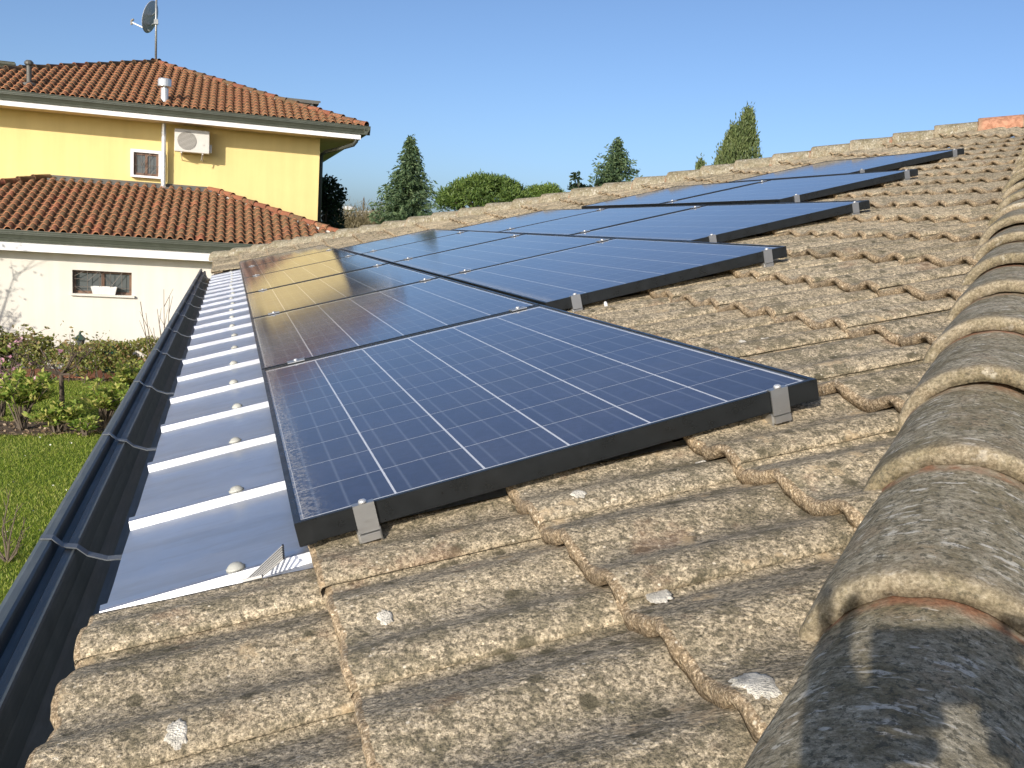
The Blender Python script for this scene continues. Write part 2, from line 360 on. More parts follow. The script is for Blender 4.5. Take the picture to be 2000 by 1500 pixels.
def ground_mat():
    t = NT('lawn_ground'); c = t.coord(False); n = t.noise(c, 1.2, 6, .65); f = t.noise(c, 30, 4, .7)
    col = t.ramp(t.math('ADD', t.math('MULTIPLY', n, .5), t.math('MULTIPLY', f, .5)), [(.35, (.07, .12, .015)), (.5, (.11, .175, .024)), (.66, (.17, .215, .05))])
    t.set(col, .95, 0, .15); t.bump(f, .8, .03); return t.m
M_GROUND = ground_mat()
M_SOIL = plain('bare_soil', (.10, .07, .045), .95, 0, .35, 6, .8)
M_CONC = plain('far_concrete', (.42, .38, .32), .9, 0, .1, 1)
M_TOWER = plain('water_tower_white', (.62, .62, .60), .8, 0, .05, 1)
M_SKIN = plain('skin', (.50, .29, .20), .5, 0, .08, 30)
M_JACKET = plain('dark_jacket', (.03, .04, .06), .85, 0, .2, 20)
M_JEANS = plain('blue_jeans', (.05, .075, .14), .9, 0, .2, 25)
M_HAIR = plain('dark_hair', (.025, .018, .013), .6, 0, .2, 60)

# ------------------------------------------------------------------ our roof frame: local x = up-slope, y = along the eave (away), z = normal
TH = R_(15.1727); C_, S_ = math.cos(TH), math.sin(TH); Z0 = 2.56837
RM = Matrix.Translation((0, 0, Z0)) @ Matrix.Rotation(-TH, 4, 'Y')
def roof(t, s, h): return RM @ Vector((t, s, h))
EAVE_T = -.335; EXPO = .352
def near_hip(t): return .94 * t - 1.15          # s of the foot line of the near hip ridge
S_FAR = 11.9
def far_hip(t): return S_FAR - .95 * t
def kick(t, s): return max(0.0, .95 - (far_hip(t) - s)) * .079      # the last metre of tiling rises towards the far hip
APEX_T = (S_FAR + 1.15) / 1.89; APEX_S = near_hip(APEX_T)

# ------------------------------------------------------------------ ground
mb = MB(); n = 24
gx = np.linspace(-1500, 1500, n + 1); gy = np.linspace(-1500, 2500, n + 1)
mb.add([(x, y, 0) for y in gy for x in gx], [(j * (n + 1) + i, j * (n + 1) + i + 1, (j + 1) * (n + 1) + i + 1, (j + 1) * (n + 1) + i) for j in range(n) for i in range(n)])
build(mb, 'ground', M_GROUND, kind='structure')

# ------------------------------------------------------------------ our house
house = thing('bungalow', 'low house in the foreground with weathered concrete tile roof and slate grey gutter', 'house', (3.2, 5.1, 0))
# roof deck and walls (the hip face with the panels, the two neighbouring faces)
ez = roof(EAVE_T, 0, -.13)
A = roof(EAVE_T, near_hip(EAVE_T) - .13, -.13); B = roof(EAVE_T, far_hip(EAVE_T) + .13, -.13); P = roof(APEX_T + .05, APEX_S, -.13)
XE = 11.0
A2 = Vector((XE, A.y, A.z)); B2 = Vector((XE, B.y, B.z)); P2 = Vector((XE, P.y, P.z))
mb = MB(); dz = Vector((0, 0, -.05))
top = [A, B, P, A2, B2, P2]
mb.add(top + [v + dz for v in top], [(0, 2, 1), (0, 3, 5, 2), (1, 2, 5, 4), (6, 7, 8), (6, 8, 11, 9), (7, 10, 11, 8), (0, 1, 7, 6), (0, 6, 9, 3), (1, 4, 10, 7), (3, 9, 11, 5), (4, 5, 11, 10)])
wbuild(mb, 'roof_deck', M_WOOD, house)
mb = MB(); ins = .55
mb.box(A.x + ins, XE - .3, A.y + ins, B.y - ins, 0, A.z - .02)
wbuild(mb, 'wall', M_OURWALL, house)
mb = MB(); mb.box(A.x + .02, XE, A.y + .02, B.y - .02, A.z - .10, A.z - .052)
wbuild(mb, 'soffit', M_WOOD, house)

# --- concrete roof tiles
TW, TL = .33, .385
CREST = .048
def wave(u):
    d = abs((u - CREST + .0825) % .165 - .0825) / .0825
    k = (math.cos(math.pi * d) * .5 + .5)
    return -.0205 * (1 - k ** 1.05)
def tile_top(u, y):
    z = wave(u) - y * .0265 / EXPO
    if u > .298: z -= .0135 * min((u - .298) / .022, 1)
    return z
def tile_mesh(seed, clip=None):
    rs = random.Random(seed); us = [0, .003, .009] + [.009 + (.347 - .009) * i / 30 for i in range(1, 31)]
    ys = [0.0, .0035, .010, .022, .06, .12, .20, .28, .345, TL]
    dz = [-.0075, -.0025, -.0006, 0, 0, 0, 0, 0, 0, 0]
    V = []; F = []; MI = []
    off = Vector((rs.uniform(0, 50), rs.uniform(0, 50), 0))
    chip = rs.uniform(.05, .29)
    for j, y in enumerate(ys):
        for i, u in enumerate(us):
            p = Vector((y, u, 0))
            nz = mnoise.noise((p + off) * 28) * .0013 + mnoise.noise((p + off) * 9) * .0016
            yy = y + (mnoise.noise(Vector((u * 55, seed * 3.1, 0))) * .0030 + mnoise.noise(Vector((u * 14, seed * 1.7, 4))) * .003) * (1 if y < .02 else 0)
            if y < .012 and abs(u - chip) < .012: yy += .006
            lip = -.005 if u == 0 else (-.0012 if u == .003 else 0)
            uu = u + (mnoise.noise(Vector((y * 40, seed * 2.3, 9))) * .0018 if u < .01 else 0)
            V.append((yy, uu, tile_top(u, y) + dz[j] + nz + lip))
    n = len(us)
    for j in range(len(ys) - 1):
        for i in range(n - 1):
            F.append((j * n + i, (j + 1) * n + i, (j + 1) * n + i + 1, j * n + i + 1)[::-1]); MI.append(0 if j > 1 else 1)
    # butt face (down-slope end) with little arches under the rolls, then a short return underneath
    b = len(V)
    for i, u in enumerate(us):
        d = abs((u - CREST - .004 + .0825) % .165 - .0825)
        arch = .013 * max(0, 1 - (d / .022) ** 2)
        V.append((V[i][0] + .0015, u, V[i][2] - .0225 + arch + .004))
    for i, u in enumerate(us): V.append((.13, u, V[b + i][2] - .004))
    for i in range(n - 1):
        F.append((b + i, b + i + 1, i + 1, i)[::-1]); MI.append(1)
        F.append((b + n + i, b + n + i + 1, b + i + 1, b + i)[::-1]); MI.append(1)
    # side lip
    b2 = len(V)
    for j, y in enumerate(ys): V.append((V[j * n][0], V[j * n][1] + .001, V[j * n][2] - .0035))
    for j in range(len(ys) - 1):
        F.append((j * n, b2 + j, b2 + j + 1, (j + 1) * n)[::-1]); MI.append(0)
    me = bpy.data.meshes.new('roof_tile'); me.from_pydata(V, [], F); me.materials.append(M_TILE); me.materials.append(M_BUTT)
    me.polygons.foreach_set('material_index', MI); me.polygons.foreach_set('use_smooth', [True] * len(F))
    bm = bmesh.new(); bm.from_mesh(me); bmesh.ops.recalc_face_normals(bm, faces=bm.faces); 
    up = sum(f.normal.z * f.calc_area() for f in bm.faces if f.material_index == 0)
    if up < 0: bmesh.ops.reverse_faces(bm, faces=bm.faces)
    bm.to_mesh(me); bm.free(); return me
TILES = [tile_mesh(i) for i in range(6)]
ROWS = [(0.0, 0.0, 6), (1.008, 1.6513, 4), (2.017, 2.4756, 3), (3.135, 3.4685, 2), (4.165, 4.2172, 1)]   # t0, s0, panels
PL, PW, PP = 1.65, .99, 1.664
def covered(t0, t1, s0, s1):
    """tile rectangle that no eye could reach: well under the panels or replaced by the metal sheet"""
    for r, (rt, rs_, k) in enumerate(ROWS):
        a, b = rs_, rs_ + k * PP
        lo = rt - (.02 if r else .5); hi = rt + PW
        if r < 4:
            pass
        if s0 > a + .02 and s1 < b - .02 and t0 > lo - .40 and t1 < hi + .06:
            return True
    return False
tile_z = -.038
TILE_AT = []
for c in range(20):
    t0 = EAVE_T + c * EXPO
    if t0 > APEX_T - .1: break
    off = -.145 + random.uniform(-.004, .004)
    k0 = int((near_hip(t0) - off) / TW) - 2
    for k in range(k0, 60):
        s0 = off + k * TW; s1 = s0 + TW
        tm = t0 + .2
        if s1 < near_hip(t0) - .14 or s0 > far_hip(t0) + .14: continue
        if t0 < .70 and s0 > (.0 if c == 0 else .03) and s0 < 10.05: continue
        if covered(t0, t0 + EXPO, s0, s1): continue
        J = random.uniform
        M = RM @ Matrix.Translation((t0 + J(-.003, .003), s0 + J(-.002, .002), tile_z + J(-.0015, .0015))) @ Matrix.Rotation(J(-.005, .005), 4, 'Z') @ Matrix.Rotation(J(-.006, .006), 4, 'X') @ Matrix.Rotation(J(-.004, .004), 4, 'Y')
        kk = kick(t0 + .18, s0 + .165)
        if kk > 0: M = RM @ Matrix.Translation((0, 0, 0)) @ Matrix.Translation((t0 + .18, s0 + .165, tile_z + kk)) @ Matrix.Rotation(.079 * .9, 4, 'X') @ Matrix.Rotation(-.075 * .9, 4, 'Y') @ Matrix.Translation((-.18 + J(-.004, .004), -.165 + J(-.003, .003), J(-.004, .004))) @ Matrix.Rotation(J(-.012, .012), 4, 'Z')
        me = random.choice(TILES)
        nh = min(s0 - (near_hip(t0 + TL) - .15), 0) < 0 or s0 < near_hip(t0 + TL) - .12
        fh = s1 + .02 > far_hip(t0 + TL) + .12
        lim = .004 if c == 0 else .045
        if nh or fh or (t0 < .70 and s0 < lim and s1 > lim and s0 < 5):
            me = me.copy(); bm = bmesh.new(); bm.from_mesh(me); inv = M.inverted()
            cuts = []
            if nh: cuts.append((roof(t0, near_hip(t0) - .145, 0), RM.to_3x3() @ Vector((.94, -1, 0))))
            if fh: cuts.append((roof(t0, far_hip(t0) + .145, 0), RM.to_3x3() @ Vector((.95, 1, 0))))
            if t0 < .70 and s0 < lim and s1 > lim and s0 < 5: cuts.append((roof(t0, lim, 0), RM.to_3x3() @ Vector((0, 1, 0))))
            for co, no in cuts:
                bmesh.ops.bisect_plane(bm, geom=bm.verts[:] + bm.edges[:] + bm.faces[:], plane_co=inv @ co, plane_no=inv.to_3x3() @ no, clear_outer=True)
                ed = [e for e in bm.edges if len(e.link_faces) == 1 and all(abs((inv.inverted() @ v.co - co).dot(no)) < 1e-4 for v in e.verts)]
                r_ = bmesh.ops.extrude_edge_only(bm, edges=ed)
                for v in [g for g in r_['geom'] if isinstance(g, bmesh.types.BMVert)]: v.co.z -= .022
            if len(bm.faces) == 0: bm.free(); continue
            bm.to_mesh(me); bm.free()
        link('roof_tile', me, house, M); TILE_AT.append((t0, s0, M))
def tile_h(t, s):
    """height of the tiled surface in roof coordinates"""
    best = -.12
    for t0, s0, M in TILE_AT:
        y, u = t - t0, s - s0
        if 0 <= y <= TL and 0 <= u <= .345: best = max(best, tile_z + tile_top(u, y))
    return best

# --- neighbouring near roof face (beyond the ridge): joined tile field
d1 = Vector((1, 0, 0)); hipw = (roof(1, near_hip(1), 0) - roof(0, near_hip(0), 0)); slope2 = hipw.z / hipw.y
up2 = Vector((0, 1, slope2)).normalized(); nr2 = d1.cross(up2)
mb = MB(); o2 = Vector((A.x, A.y, A.z + .05))
for c in range(16):
    v0 = c * EXPO
    us = np.arange(0, 9.0, .0275)
    row0 = []; row1 = []; row2 = []
    for u in us:
        for lst, vv, hh in ((row0, v0, -.022), (row1, v0, 0), (row2, v0 + EXPO, -.024)):
            q = max(u, vv * up2.y * hipw.x / hipw.y + .16)
            lst.append(o2 + d1 * q + up2 * vv + nr2 * (.06 + wave(float(u)) + hh))
    n = len(us); mb.add(row0 + row1 + row2, [(r * n + i, r * n + i + 1, (r + 1) * n + i + 1, (r + 1) * n + i) for r in range(2) for i in range(n - 1)])
wbuild(mb, 'tile_field', M_TILE, house, smooth=False, kind='stuff')

# --- ridge tiles on the two hips
def ridge_mesh(mat, seed):
    V = []; F = []; n = 22; xs = [0, .004, .012, .03, .10, .22, .34, .37, .46]
    rs = random.Random(seed)
    def ring(x, r, sq): 
        out = []
        for j in range(n + 1):
            a = math.pi * (-.04 + 1.08 * j / n)
            nz = mnoise.noise(Vector((x * 20, j * .8, seed * 5))) * .0018 + mnoise.noise(Vector((x * 6, j * .3, seed * 9))) * .002
            ex = (mnoise.noise(Vector((j * .7, seed * 3.3, 1))) * .007 + mnoise.noise(Vector((j * 2.3, seed * 7.1, 4))) * .004) if x < .02 else 0
            out.append((x + ex, (r + nz) * math.cos(a) * 1.06, (r + nz) * math.sin(a) * sq))
        return out
    for x in xs:
        r = .137 - .018 * min(x / .40, 1) - (.006 if x == 0 else .0018 if x == .004 else 0)
        V += ring(x, r, .94)
    m = n + 1
    for i in range(len(xs) - 1):
        for j in range(n): F.append((i * m + j, i * m + j + 1, (i + 1) * m + j + 1, (i + 1) * m + j))
    b = len(V)
    V += ring(.004, .112, .90); V += ring(.2, .106, .90)
    for j in range(n):
        F.append((j, b + j, b + j + 1, j + 1)); F.append((b + j, b + m + j, b + m + j + 1, b + j + 1))
    me = bpy.data.meshes.new('ridge_tile'); me.from_pydata(V, [], F); me.materials.append(mat)
    me.polygons.foreach_set('use_smooth', [True] * len(F)); 
    bm = bmesh.new(); bm.from_mesh(me); bmesh.ops.recalc_face_normals(bm, faces=bm.faces)
    if sum(f.normal.z * f.calc_area() for f in bm.faces if f.calc_center_median().x > .21) < 0: bmesh.ops.reverse_faces(bm, faces=bm.faces)
    bm.to_mesh(me); bm.free(); return me
RIDGES = [ridge_mesh(M_RIDGE, i) for i in range(5)]; RIDGE_RED = ridge_mesh(M_RIDGE_RED, 9)
def hip_run(p0, p1, start, base_drop, red_at=None, sgn=1):
    d = (p1 - p0).normalized(); rt = d.cross(Vector((0, 0, 1))).normalized(); up = rt.cross(d).normalized()
    L = (p1 - p0).length; x = start; i = 0; tilt = .045
    while x < L - .12:
        J = random.uniform
        M = Matrix.Translation(p0 + d * x + up * J(-.004, .004) + rt * J(-.006, .006)) @ Matrix((( d.x, -rt.x, up.x, 0), (d.y, -rt.y, up.y, 0), (d.z, -rt.z, up.z, 0), (0, 0, 0, 1)))
        M = M @ Matrix.Rotation(J(-.02, .02), 4, 'Z') @ Matrix.Rotation(tilt + J(-.012, .012), 4, 'Y')
        red = red_at is not None and i in red_at
        o = link('ridge_tile', RIDGE_RED if red else random.choice(RIDGES), house, M)
        if red: o['label'] = 'clean reddish ridge tile near the top of the far hip'
        x += .372 + J(-.012, .012); i += 1
    return i
# near hip: foot line known, axis sits .125 m to its right
def hip_axis(fn, t, h, side, off=.127):
    p = roof(t, fn(t), h); q = roof(t + 1, fn(t + 1), h); d = (q - p).normalized()
    rt = d.cross(Vector((0, 0, 1))).normalized() * side
    return p + rt * off, d
na, nd = hip_axis(near_hip, EAVE_T - .02, -.085, 1); nb, _ = hip_axis(near_hip, APEX_T, -.085, 1)
tA = (.516 - EAVE_T + .02) * math.hypot(1, .94)        # front end of the ridge tile in the lower right corner
start = tA - .372 * int(tA / .372) - .372 * 0
hip_run(na, nb, start, 0)
fa, fd = hip_axis(far_hip, EAVE_T - .05, .005, -1); fb, _ = hip_axis(far_hip, APEX_T, .005, -1)
cnt = hip_run(fa, fb, .0, 0, red_at=(26,))
# mortar bedding under the ridge tiles
for nm, fn, side, h1, h0, amp in (('mortar', near_hip, 1, -.075, -.13, .008), ('mortar', far_hip, -1, .018, -.06, .016)):
    mb = MB(); vs = []; N_ = 260
    for i in range(N_ + 1):
        t = EAVE_T + (APEX_T - EAVE_T) * i / N_
        a = mnoise.noise(Vector((t * 7, side, 0))); b = mnoise.noise(Vector((t * 23, side, 3)))
        o_ = .045 + .020 * a - .012 * b
        p, d = hip_axis(fn, t, 0, side, o_)
        pf, _ = hip_axis(fn, t, 0, side, .02 + .02 * a - .01 * b)
        pr, _ = hip_axis(fn, t, 0, side, .20)
        upn = RM.to_3x3() @ Vector((0, 0, 1))
        vs += [pf + upn * h0, p + upn * (h1 + amp * b), pr + upn * h1]
    mb.add(vs, [(i * 3 + k, i * 3 + k + 1, i * 3 + k + 4, i * 3 + k + 3) for i in range(N_) for k in range(2)])
    wbuild(mb, nm, M_MORTAR, house)

# --- lichen patches grown on the tiles
def lichen(px, py, rx, ry, seed, lift=.0008):
    v = wray(px, py); inv = RM.inverted(); p0 = inv @ CAM; dv = inv.to_3x3() @ v
    h = -.08
    for _ in range(6):
        k = (h - p0.z) / dv.z; q = p0 + dv * k; h = tile_h(q.x, q.y)
    own = min(((t0, s0) for t0, s0, _ in TILE_AT if -.002 <= q.x - t0 <= TL and 0 <= q.y - s0 <= .345), key=lambda a: abs(tile_z + tile_top(q.y - a[1], q.x - a[0]) - h), default=(q.x - .1, q.y - .1))
    def own_h(t, s): return tile_z + tile_top(min(max(s - own[1], 0), .296), max(t - own[0], .0)) + .0015
    n, m = 44, 6; V = [(q.x, q.y, own_h(q.x, q.y) + lift)]; F = []
    for i in range(1, m + 1):
        for j in range(n):
            a = 2 * math.pi * j / n; rr = i / m * (1 + .40 * mnoise.noise(Vector((math.cos(a) * 1.9, math.sin(a) * 1.9, seed))) + .26 * mnoise.noise(Vector((math.cos(a) * 5, math.sin(a) * 5, seed))))
            t, s = q.x + rx * rr * math.cos(a), q.y + ry * rr * math.sin(a)
            V.append((t, s, own_h(t, s) + (lift * (1.0 + .5 * mnoise.noise(Vector((t * 90, s * 90, seed)))) if i < m else -.002)))
    for j in range(n): F.append((0, 1 + j, 1 + (j + 1) % n))
    for i in range(m - 1):
        for j in range(n): F.append((1 + i * n + j, 1 + (i + 1) * n + j, 1 + (i + 1) * n + (j + 1) % n, 1 + i * n + (j + 1) % n))
    b = MB(); b.add(V, F); o = build(b, 'lichen_patch', M_LICHEN, house, RM, smooth=True)
lichen(1476, 1334, .019, .036, 1, .0015); lichen(1285, 1165, .017, .024, 5); lichen(750, 1198, .010, .014, 9); lichen(345, 1432, .013, .020, 12)
lichen(1645, 418, .05, .06, 15); lichen(1495, 655, .014, .014, 17); lichen(1450, 668, .010, .010, 19); lichen(1363, 872, .004, .02, 23); lichen(1130, 965, .012, .012, 25)

# --- metal sheet along the eave
RIB0, RIBP = .062, .478
prof = []   # (s, h)
h0 = -.098
prof.append((.030, h0 + .004))
k = 0
while RIB0 + k * RIBP < 10.1:
    s = RIB0 + k * RIBP
    prof += [(s + .004, h0), (s + .014, h0 + .0165), (s + .018, h0 + .0185), (s + .038, h0 + .0185), (s + .042, h0 + .0165), (s + .052, h0)]
    if s + RIBP < 10.2: prof += [(s + RIBP * .40, h0 - .001), (s + RIBP * .7, h0 + .001)]
    k += 1
prof.append((10.18, h0))
NR = k
mb = MB(); ts = [EAVE_T, EAVE_T + .02, -.2, -.05, .25, .55, .75]; n = len(prof); vs = []
for j, t in enumerate(ts):
    for s, h in prof: 
        e = (mnoise.noise(Vector((s * 30, 1, 0))) * .0035 if j == 0 else 0)
        vs.append((t + e, s, h + mnoise.noise(Vector((t * 3, s * 3, 2))) * .0012))
mb.add(vs, [(j * n + i, j * n + i + 1, (j + 1) * n + i + 1, (j + 1) * n + i)[::-1] for j in range(len(ts) - 1) for i in range(n - 1)])
b = len(mb.v)
mb.add([(v[0] + .0005, v[1], v[2] - .004) for v in vs[:n]] + vs[:n], [(i, i + 1, n + i + 1, n + i)[::-1] for i in range(n - 1)])
sheet = build(mb, 'metal_sheet', M_ALU, house, RM, label='bare aluminium ribbed sheet along the eave')
mb = MB(); mb.lathe([(.016, 0), (.0168, .0025), (.014, .0045), (.0115, .008), (.007, .0105), (.001, .0115)], 16)
capm = mb.mesh('screw_cap', [M_CAPW], True)
for i in range(NR):
    J = random.uniform
    link('screw_cap', capm, sheet, RM @ Matrix.Translation((-.105 + J(-.008, .008), RIB0 + i * RIBP + .030 + J(-.004, .004), h0 + .0185)) @ Matrix.Rotation(J(-.12, .12), 4, 'X'))

# --- gutter along the eave
gp = roof(-.5425, 0, -.1); gx0, gz0 = gp.x, gp.z
ge = roof(EAVE_T, 0, -.13)
def bead(cx_, cz_, r, a0, a1, n): return [(cx_ + r * math.cos(a0 + (a1 - a0) * i / n), cz_ + r * math.sin(a0 + (a1 - a0) * i / n)) for i in range(n + 1)]
out = bead(gx0 + .016, gz0 - .012, .015, -math.pi * .6, -math.pi * 1.0, 4)
pr = [(gx0 + .014, gz0 - .075), (gx0 + .001, gz0 - .05), (gx0 - .001, gz0 - .006), (gx0 + .002, gz0 - .001), (gx0 + .010, gz0 + .001), (gx0 + .024, gz0 + .0005), (gx0 + .029, gz0 - .003), (gx0 + .0305, gz0 - .010), (gx0 + .031, gz0 - .040), (gx0 + .050, gz0 - .044), (gx0 + .0515, gz0 - .027), (gx0 + .054, gz0 - .0245), (gx0 + .073, gz0 - .026), (gx0 + .076, gz0 - .030), (gx0 + .083, gz0 - .075), (gx0 + .098, gz0 - .112), (gx0 + .125, gz0 - .132), (gx0 + .165, gz0 - .136), (gx0 + .205, gz0 - .120), (gx0 + .222, gz0 - .085), (gx0 + .226, gz0 + .005)]
outer = [(gx0 + .231, gz0 + .005), (gx0 + .228, gz0 - .09), (gx0 + .208, gz0 - .126), (gx0 + .165, gz0 - .142), (gx0 + .122, gz0 - .138), (gx0 + .085, gz0 - .118), (gx0 + .05, gz0 - .095)]
gy0, gy1 = near_hip(EAVE_T) - .25, far_hip(EAVE_T) + .25
mb = MB(); mb.sweep(pr + outer, gy0, gy1, seg=8)
gut = wbuild(mb, 'gutter', M_GUTTER, house, smooth=False)
strap_s = [.678 + 1.05 * i for i in range(-2, 11)]
for s in strap_s:
    mb = MB(); x0 = gx0
    pts = [(x0 + .004, gz0 + .002), (x0 + .028, gz0 + .001), (x0 + .048, gz0 - .018), (x0 + .078, gz0 - .022), (x0 + .10, gz0 - .040), (x0 + .14, gz0 - .052), (x0 + .175, gz0 - .050), (x0 + .205, gz0 - .028), (x0 + .245, gz0 + .025)]
    q = [(a, b + .003) for a, b in pts] + [(a, b) for a, b in pts][::-1]
    mb.sweep(q, s - .013, s + .013)
    wbuild(mb, 'gutter_strap', M_GSTRAP, gut)
# gutter round the near face
mb = MB(); mb.sweep([(a - gx0, b) for a, b in pr + outer], gx0 - .0, 11.0, axis='X', M=Matrix.Translation((0, gy0 - .005, 0)))
wbuild(mb, 'gutter', M_GUTTER, house)

# ------------------------------------------------------------------ solar panels
FT = .040
mb = MB()
lip = .011
for (x0, x1, y0, y1) in ((0, lip, 0, PL), (PW - lip, PW, 0, PL), (lip, PW - lip, 0, lip), (lip, PW - lip, PL - lip, PL)):
    mb.box(x0, x1, y0, y1, -FT, 0)
mb.box(-.0, .03, 0, PL, -FT - .002, -FT); mb.box(PW - .03, PW, 0, PL, -FT - .002, -FT)
framem = mb.mesh('frame', [M_FRAME])
bm = bmesh.new(); bm.from_mesh(framem); bmesh.ops.bevel(bm, geom=[e for e in bm.edges if e.calc_length() > .3], offset=.0012, segments=2, affect='EDGES'); bm.to_mesh(framem); bm.free()
mb = MB(); mb.add([(lip, lip, -.0060), (PW - lip, lip, -.0060), (PW - lip, PL - lip, -.0060), (lip, PL - lip, -.0060)], [(0, 1, 2, 3)]); mb.box(.02, PW - .02, .02, PL - .02, -.03, -.0085)
backm = mb.mesh('backsheet', [M_BACK])
mb = MB(); mb.add([(lip - .002, lip - .002, -.0022), (PW - lip + .002, lip - .002, -.0022), (PW - lip + .002, PL - lip + .002, -.0022), (lip - .002, PL - lip + .002, -.0022)], [(0, 1, 2, 3)])
panem = mb.mesh('glass_pane', [M_PANE])
CX, CY, cw, ch = .1600, .1590, .1558, .1566
mb = MB(); mb.add([(-cw / 2, -ch / 2, 0), (cw / 2, -ch / 2, 0), (cw / 2, ch / 2, 0), (-cw / 2, ch / 2, 0)], [(0, 1, 2, 3)])
cellm = mb.mesh('solar_cell', [M_CELL])
# end clamp: top lip over the frame, vertical plate, foot on the rail, bolt
mb = MB(); mb.box(-.018, .018, -.006, .009, .0005, .0030); mb.box(-.018, .018, -.0060, -.0025, -.047, .0005)
mb.box(-.017, .017, -.0085, .004, -.062, -.049); mb.box(-.020, -.016, .0, .10, -.068, -.044); mb.box(.016, .020, .0, .10, -.068, -.044)
endm = mb.mesh('end_clamp', [M_CLAMP])
mb = MB(); mb.lathe([(.007, .0035), (.0072, .0065), (.0055, .009), (.001, .010)], 10)
boltm = mb.mesh('bolt', [M_STEEL], True)
mb = MB(); mb.box(-.028, .028, -.015, .029, .0008, .0035); mb.box(-.028, .028, .0025, .0115, -.03, .0008)
midm = mb.mesh('mid_clamp', [M_CLAMP])
ORD = ['nearest', 'second', 'third', 'fourth', 'fifth', 'farthest']
RN = ['the bottom row beside the gutter', 'the second row up from the gutter', 'the middle row of the array', 'the fourth row up from the gutter', 'the top row']
pid = 0
for r, (t0, s0, cnt_) in enumerate(ROWS):
    for k in range(cnt_):
        if cnt_ == 1: lab = 'single blue solar panel of the top row, highest on the roof'
        else:
            o_ = 'farthest' if k == cnt_ - 1 else ORD[k]
            if cnt_ == 2: o_ = ('nearer', 'farther')[k]
            lab = f'blue solar panel, {o_} in {RN[r]}' if k == 0 or k == cnt_ - 1 else f'blue solar panel, {o_} from the viewer in {RN[r]}'
        J = random.uniform
        M = RM @ Matrix.Translation((t0, s0 + k * PP, J(-.0008, .0008))) @ Matrix.Rotation(J(-.0015, .0015), 4, 'X') @ Matrix.Rotation(J(-.002, .002), 4, 'Y')
        pan = thing('solar_panel', lab, 'solar panel', M=M, group='solar panels on the tiled roof')
        link('frame', framem, pan, M)
        bk = link('backsheet', backm, pan, M)
        for i in range(6):
            for j in range(10):
                link('solar_cell', cellm, pan, M @ Matrix.Translation((PW / 2 + (i - 2.5) * CX, PL / 2 + (j - 4.5) * CY, -.0057)))
        link('glass_pane', panem, pan, M)
        if k == 0:
            for tt in (.115, .905):
                Mc = M @ Matrix.Translation((tt, 0, 0)); ec = link('end_clamp', endm, pan, Mc); link('bolt', boltm, ec, Mc)
        if k < cnt_ - 1:
            for tt in (.115, .905):
                Mc = M @ Matrix.Translation((tt, PL, 0)); ec = link('mid_clamp', midm, pan, Mc); link('bolt', boltm, ec, Mc @ Matrix.Translation((0, .007, 0)))
# mounting rails run along the eave direction under each row
for r, (t0, s0, cnt_) in enumerate(ROWS):
    for q, tt in enumerate((.115, .905)):
        mb = MB(); mb.sweep([(-.02, -.070), (.02, -.070), (.02, -.0435), (-.02, -.0435)], 0, cnt_ * PP - .02)
        M = RM @ Matrix.Translation((t0 + tt, s0 + .02, 0))
        build(mb, 'mounting_rail', M_CLAMP, None, M, label=f'aluminium mounting rail under the {"lower" if q == 0 else "upper"} side of {RN[r]}', cat='rail', group='rails under the solar panels')

# small things on the roof
def roof_hit(px, py, h):
    inv = RM.inverted(); p0 = inv @ CAM; dv = inv.to_3x3() @ wray(px, py); return p0 + dv * ((h - p0.z) / dv.z)
q0 = roof_hit(480, 1134, h0 + .022)
comb = thing('bird_comb', 'small grey plastic comb leaning on the first rib of the metal sheet', 'comb', M=RM @ Matrix.Translation(q0)); Mq = RM @ Matrix.Translation(q0)
e_ = roof_hit(512, 1126, h0 + .022) - q0
mb = MB(); mb.tube([(-.004, 0, 0), e_ * .5, e_], .004, 6); build(mb, 'base_strip', M_GREYP, comb, Mq)
for i in range(6):
    f = i / 5; a = roof_hit(475 + 32 * f, 1137 - 9 * f, h0 + .022) - q0; b = roof_hit(552.5 + 1.5 * f, 1065 + 24 * f, h0 + .034) - q0; sd_ = Vector((.0011, -.0009, 0)); dn_ = Vector((0, 0, -.002))
    mb = MB(); mb.add([a - sd_, a + sd_, b + sd_, b - sd_] + [v + dn_ for v in (a - sd_, a + sd_, b + sd_, b - sd_)], [(0, 1, 2, 3), (7, 6, 5, 4), (0, 4, 5, 1), (1, 5, 6, 2), (2, 6, 7, 3), (3, 7, 4, 0)])
    build(mb, 'tooth', M_GREYP, comb, Mq)
    mb = MB(); mb.box(b.x - .0016, b.x + .0016, b.y - .003, b.y + .003, b.z - .002, b.z + .0012); build(mb, 'tooth_tip', M_BLACKP, comb, Mq)
for i, (px, py) in enumerate(((1152, 601), (1183, 609))):
    q = roof_hit(px, py, -.075); mb = MB()
    mb.tube([(0, -.018, -.01), (.002, -.012, .008), (.004, -.004, .026), (.005, 0, .032), (.006, .004, .026), (.008, .012, .010), (.012, .020, -.008)], [.004, .005, .006, .006, .006, .005, .004], 8)
    build(mb, 'cable_clip', M_WHITEP, None, RM @ Matrix.Translation(q), smooth=True, label=('white plastic clip right beside the end clamp of the second row', 'white plastic clip farther from the end clamp, on bare tiles')[i], cat='clip', group='white clips on the tiles')

# ------------------------------------------------------------------ the yellow house next door
YU, YL_, WU, WLo = 20.0, 17.2, 20.85, 17.62
yh = thing('yellow_house', 'two-storey yellow house with red clay tile roofs and a white ground floor', 'house', (-2.0, 22.0, 0))
XR, XLc = 2.667, -6.63; XW = 1.84; XWL = -5.8
mb = MB(); mb.box(XWL, XW, WU, 28.85, 2.2, 5.02); wbuild(mb, 'wall', M_YELLOW, yh, label='sunlit yellow upper wall')
LX0, LX1 = -7.06, 2.68
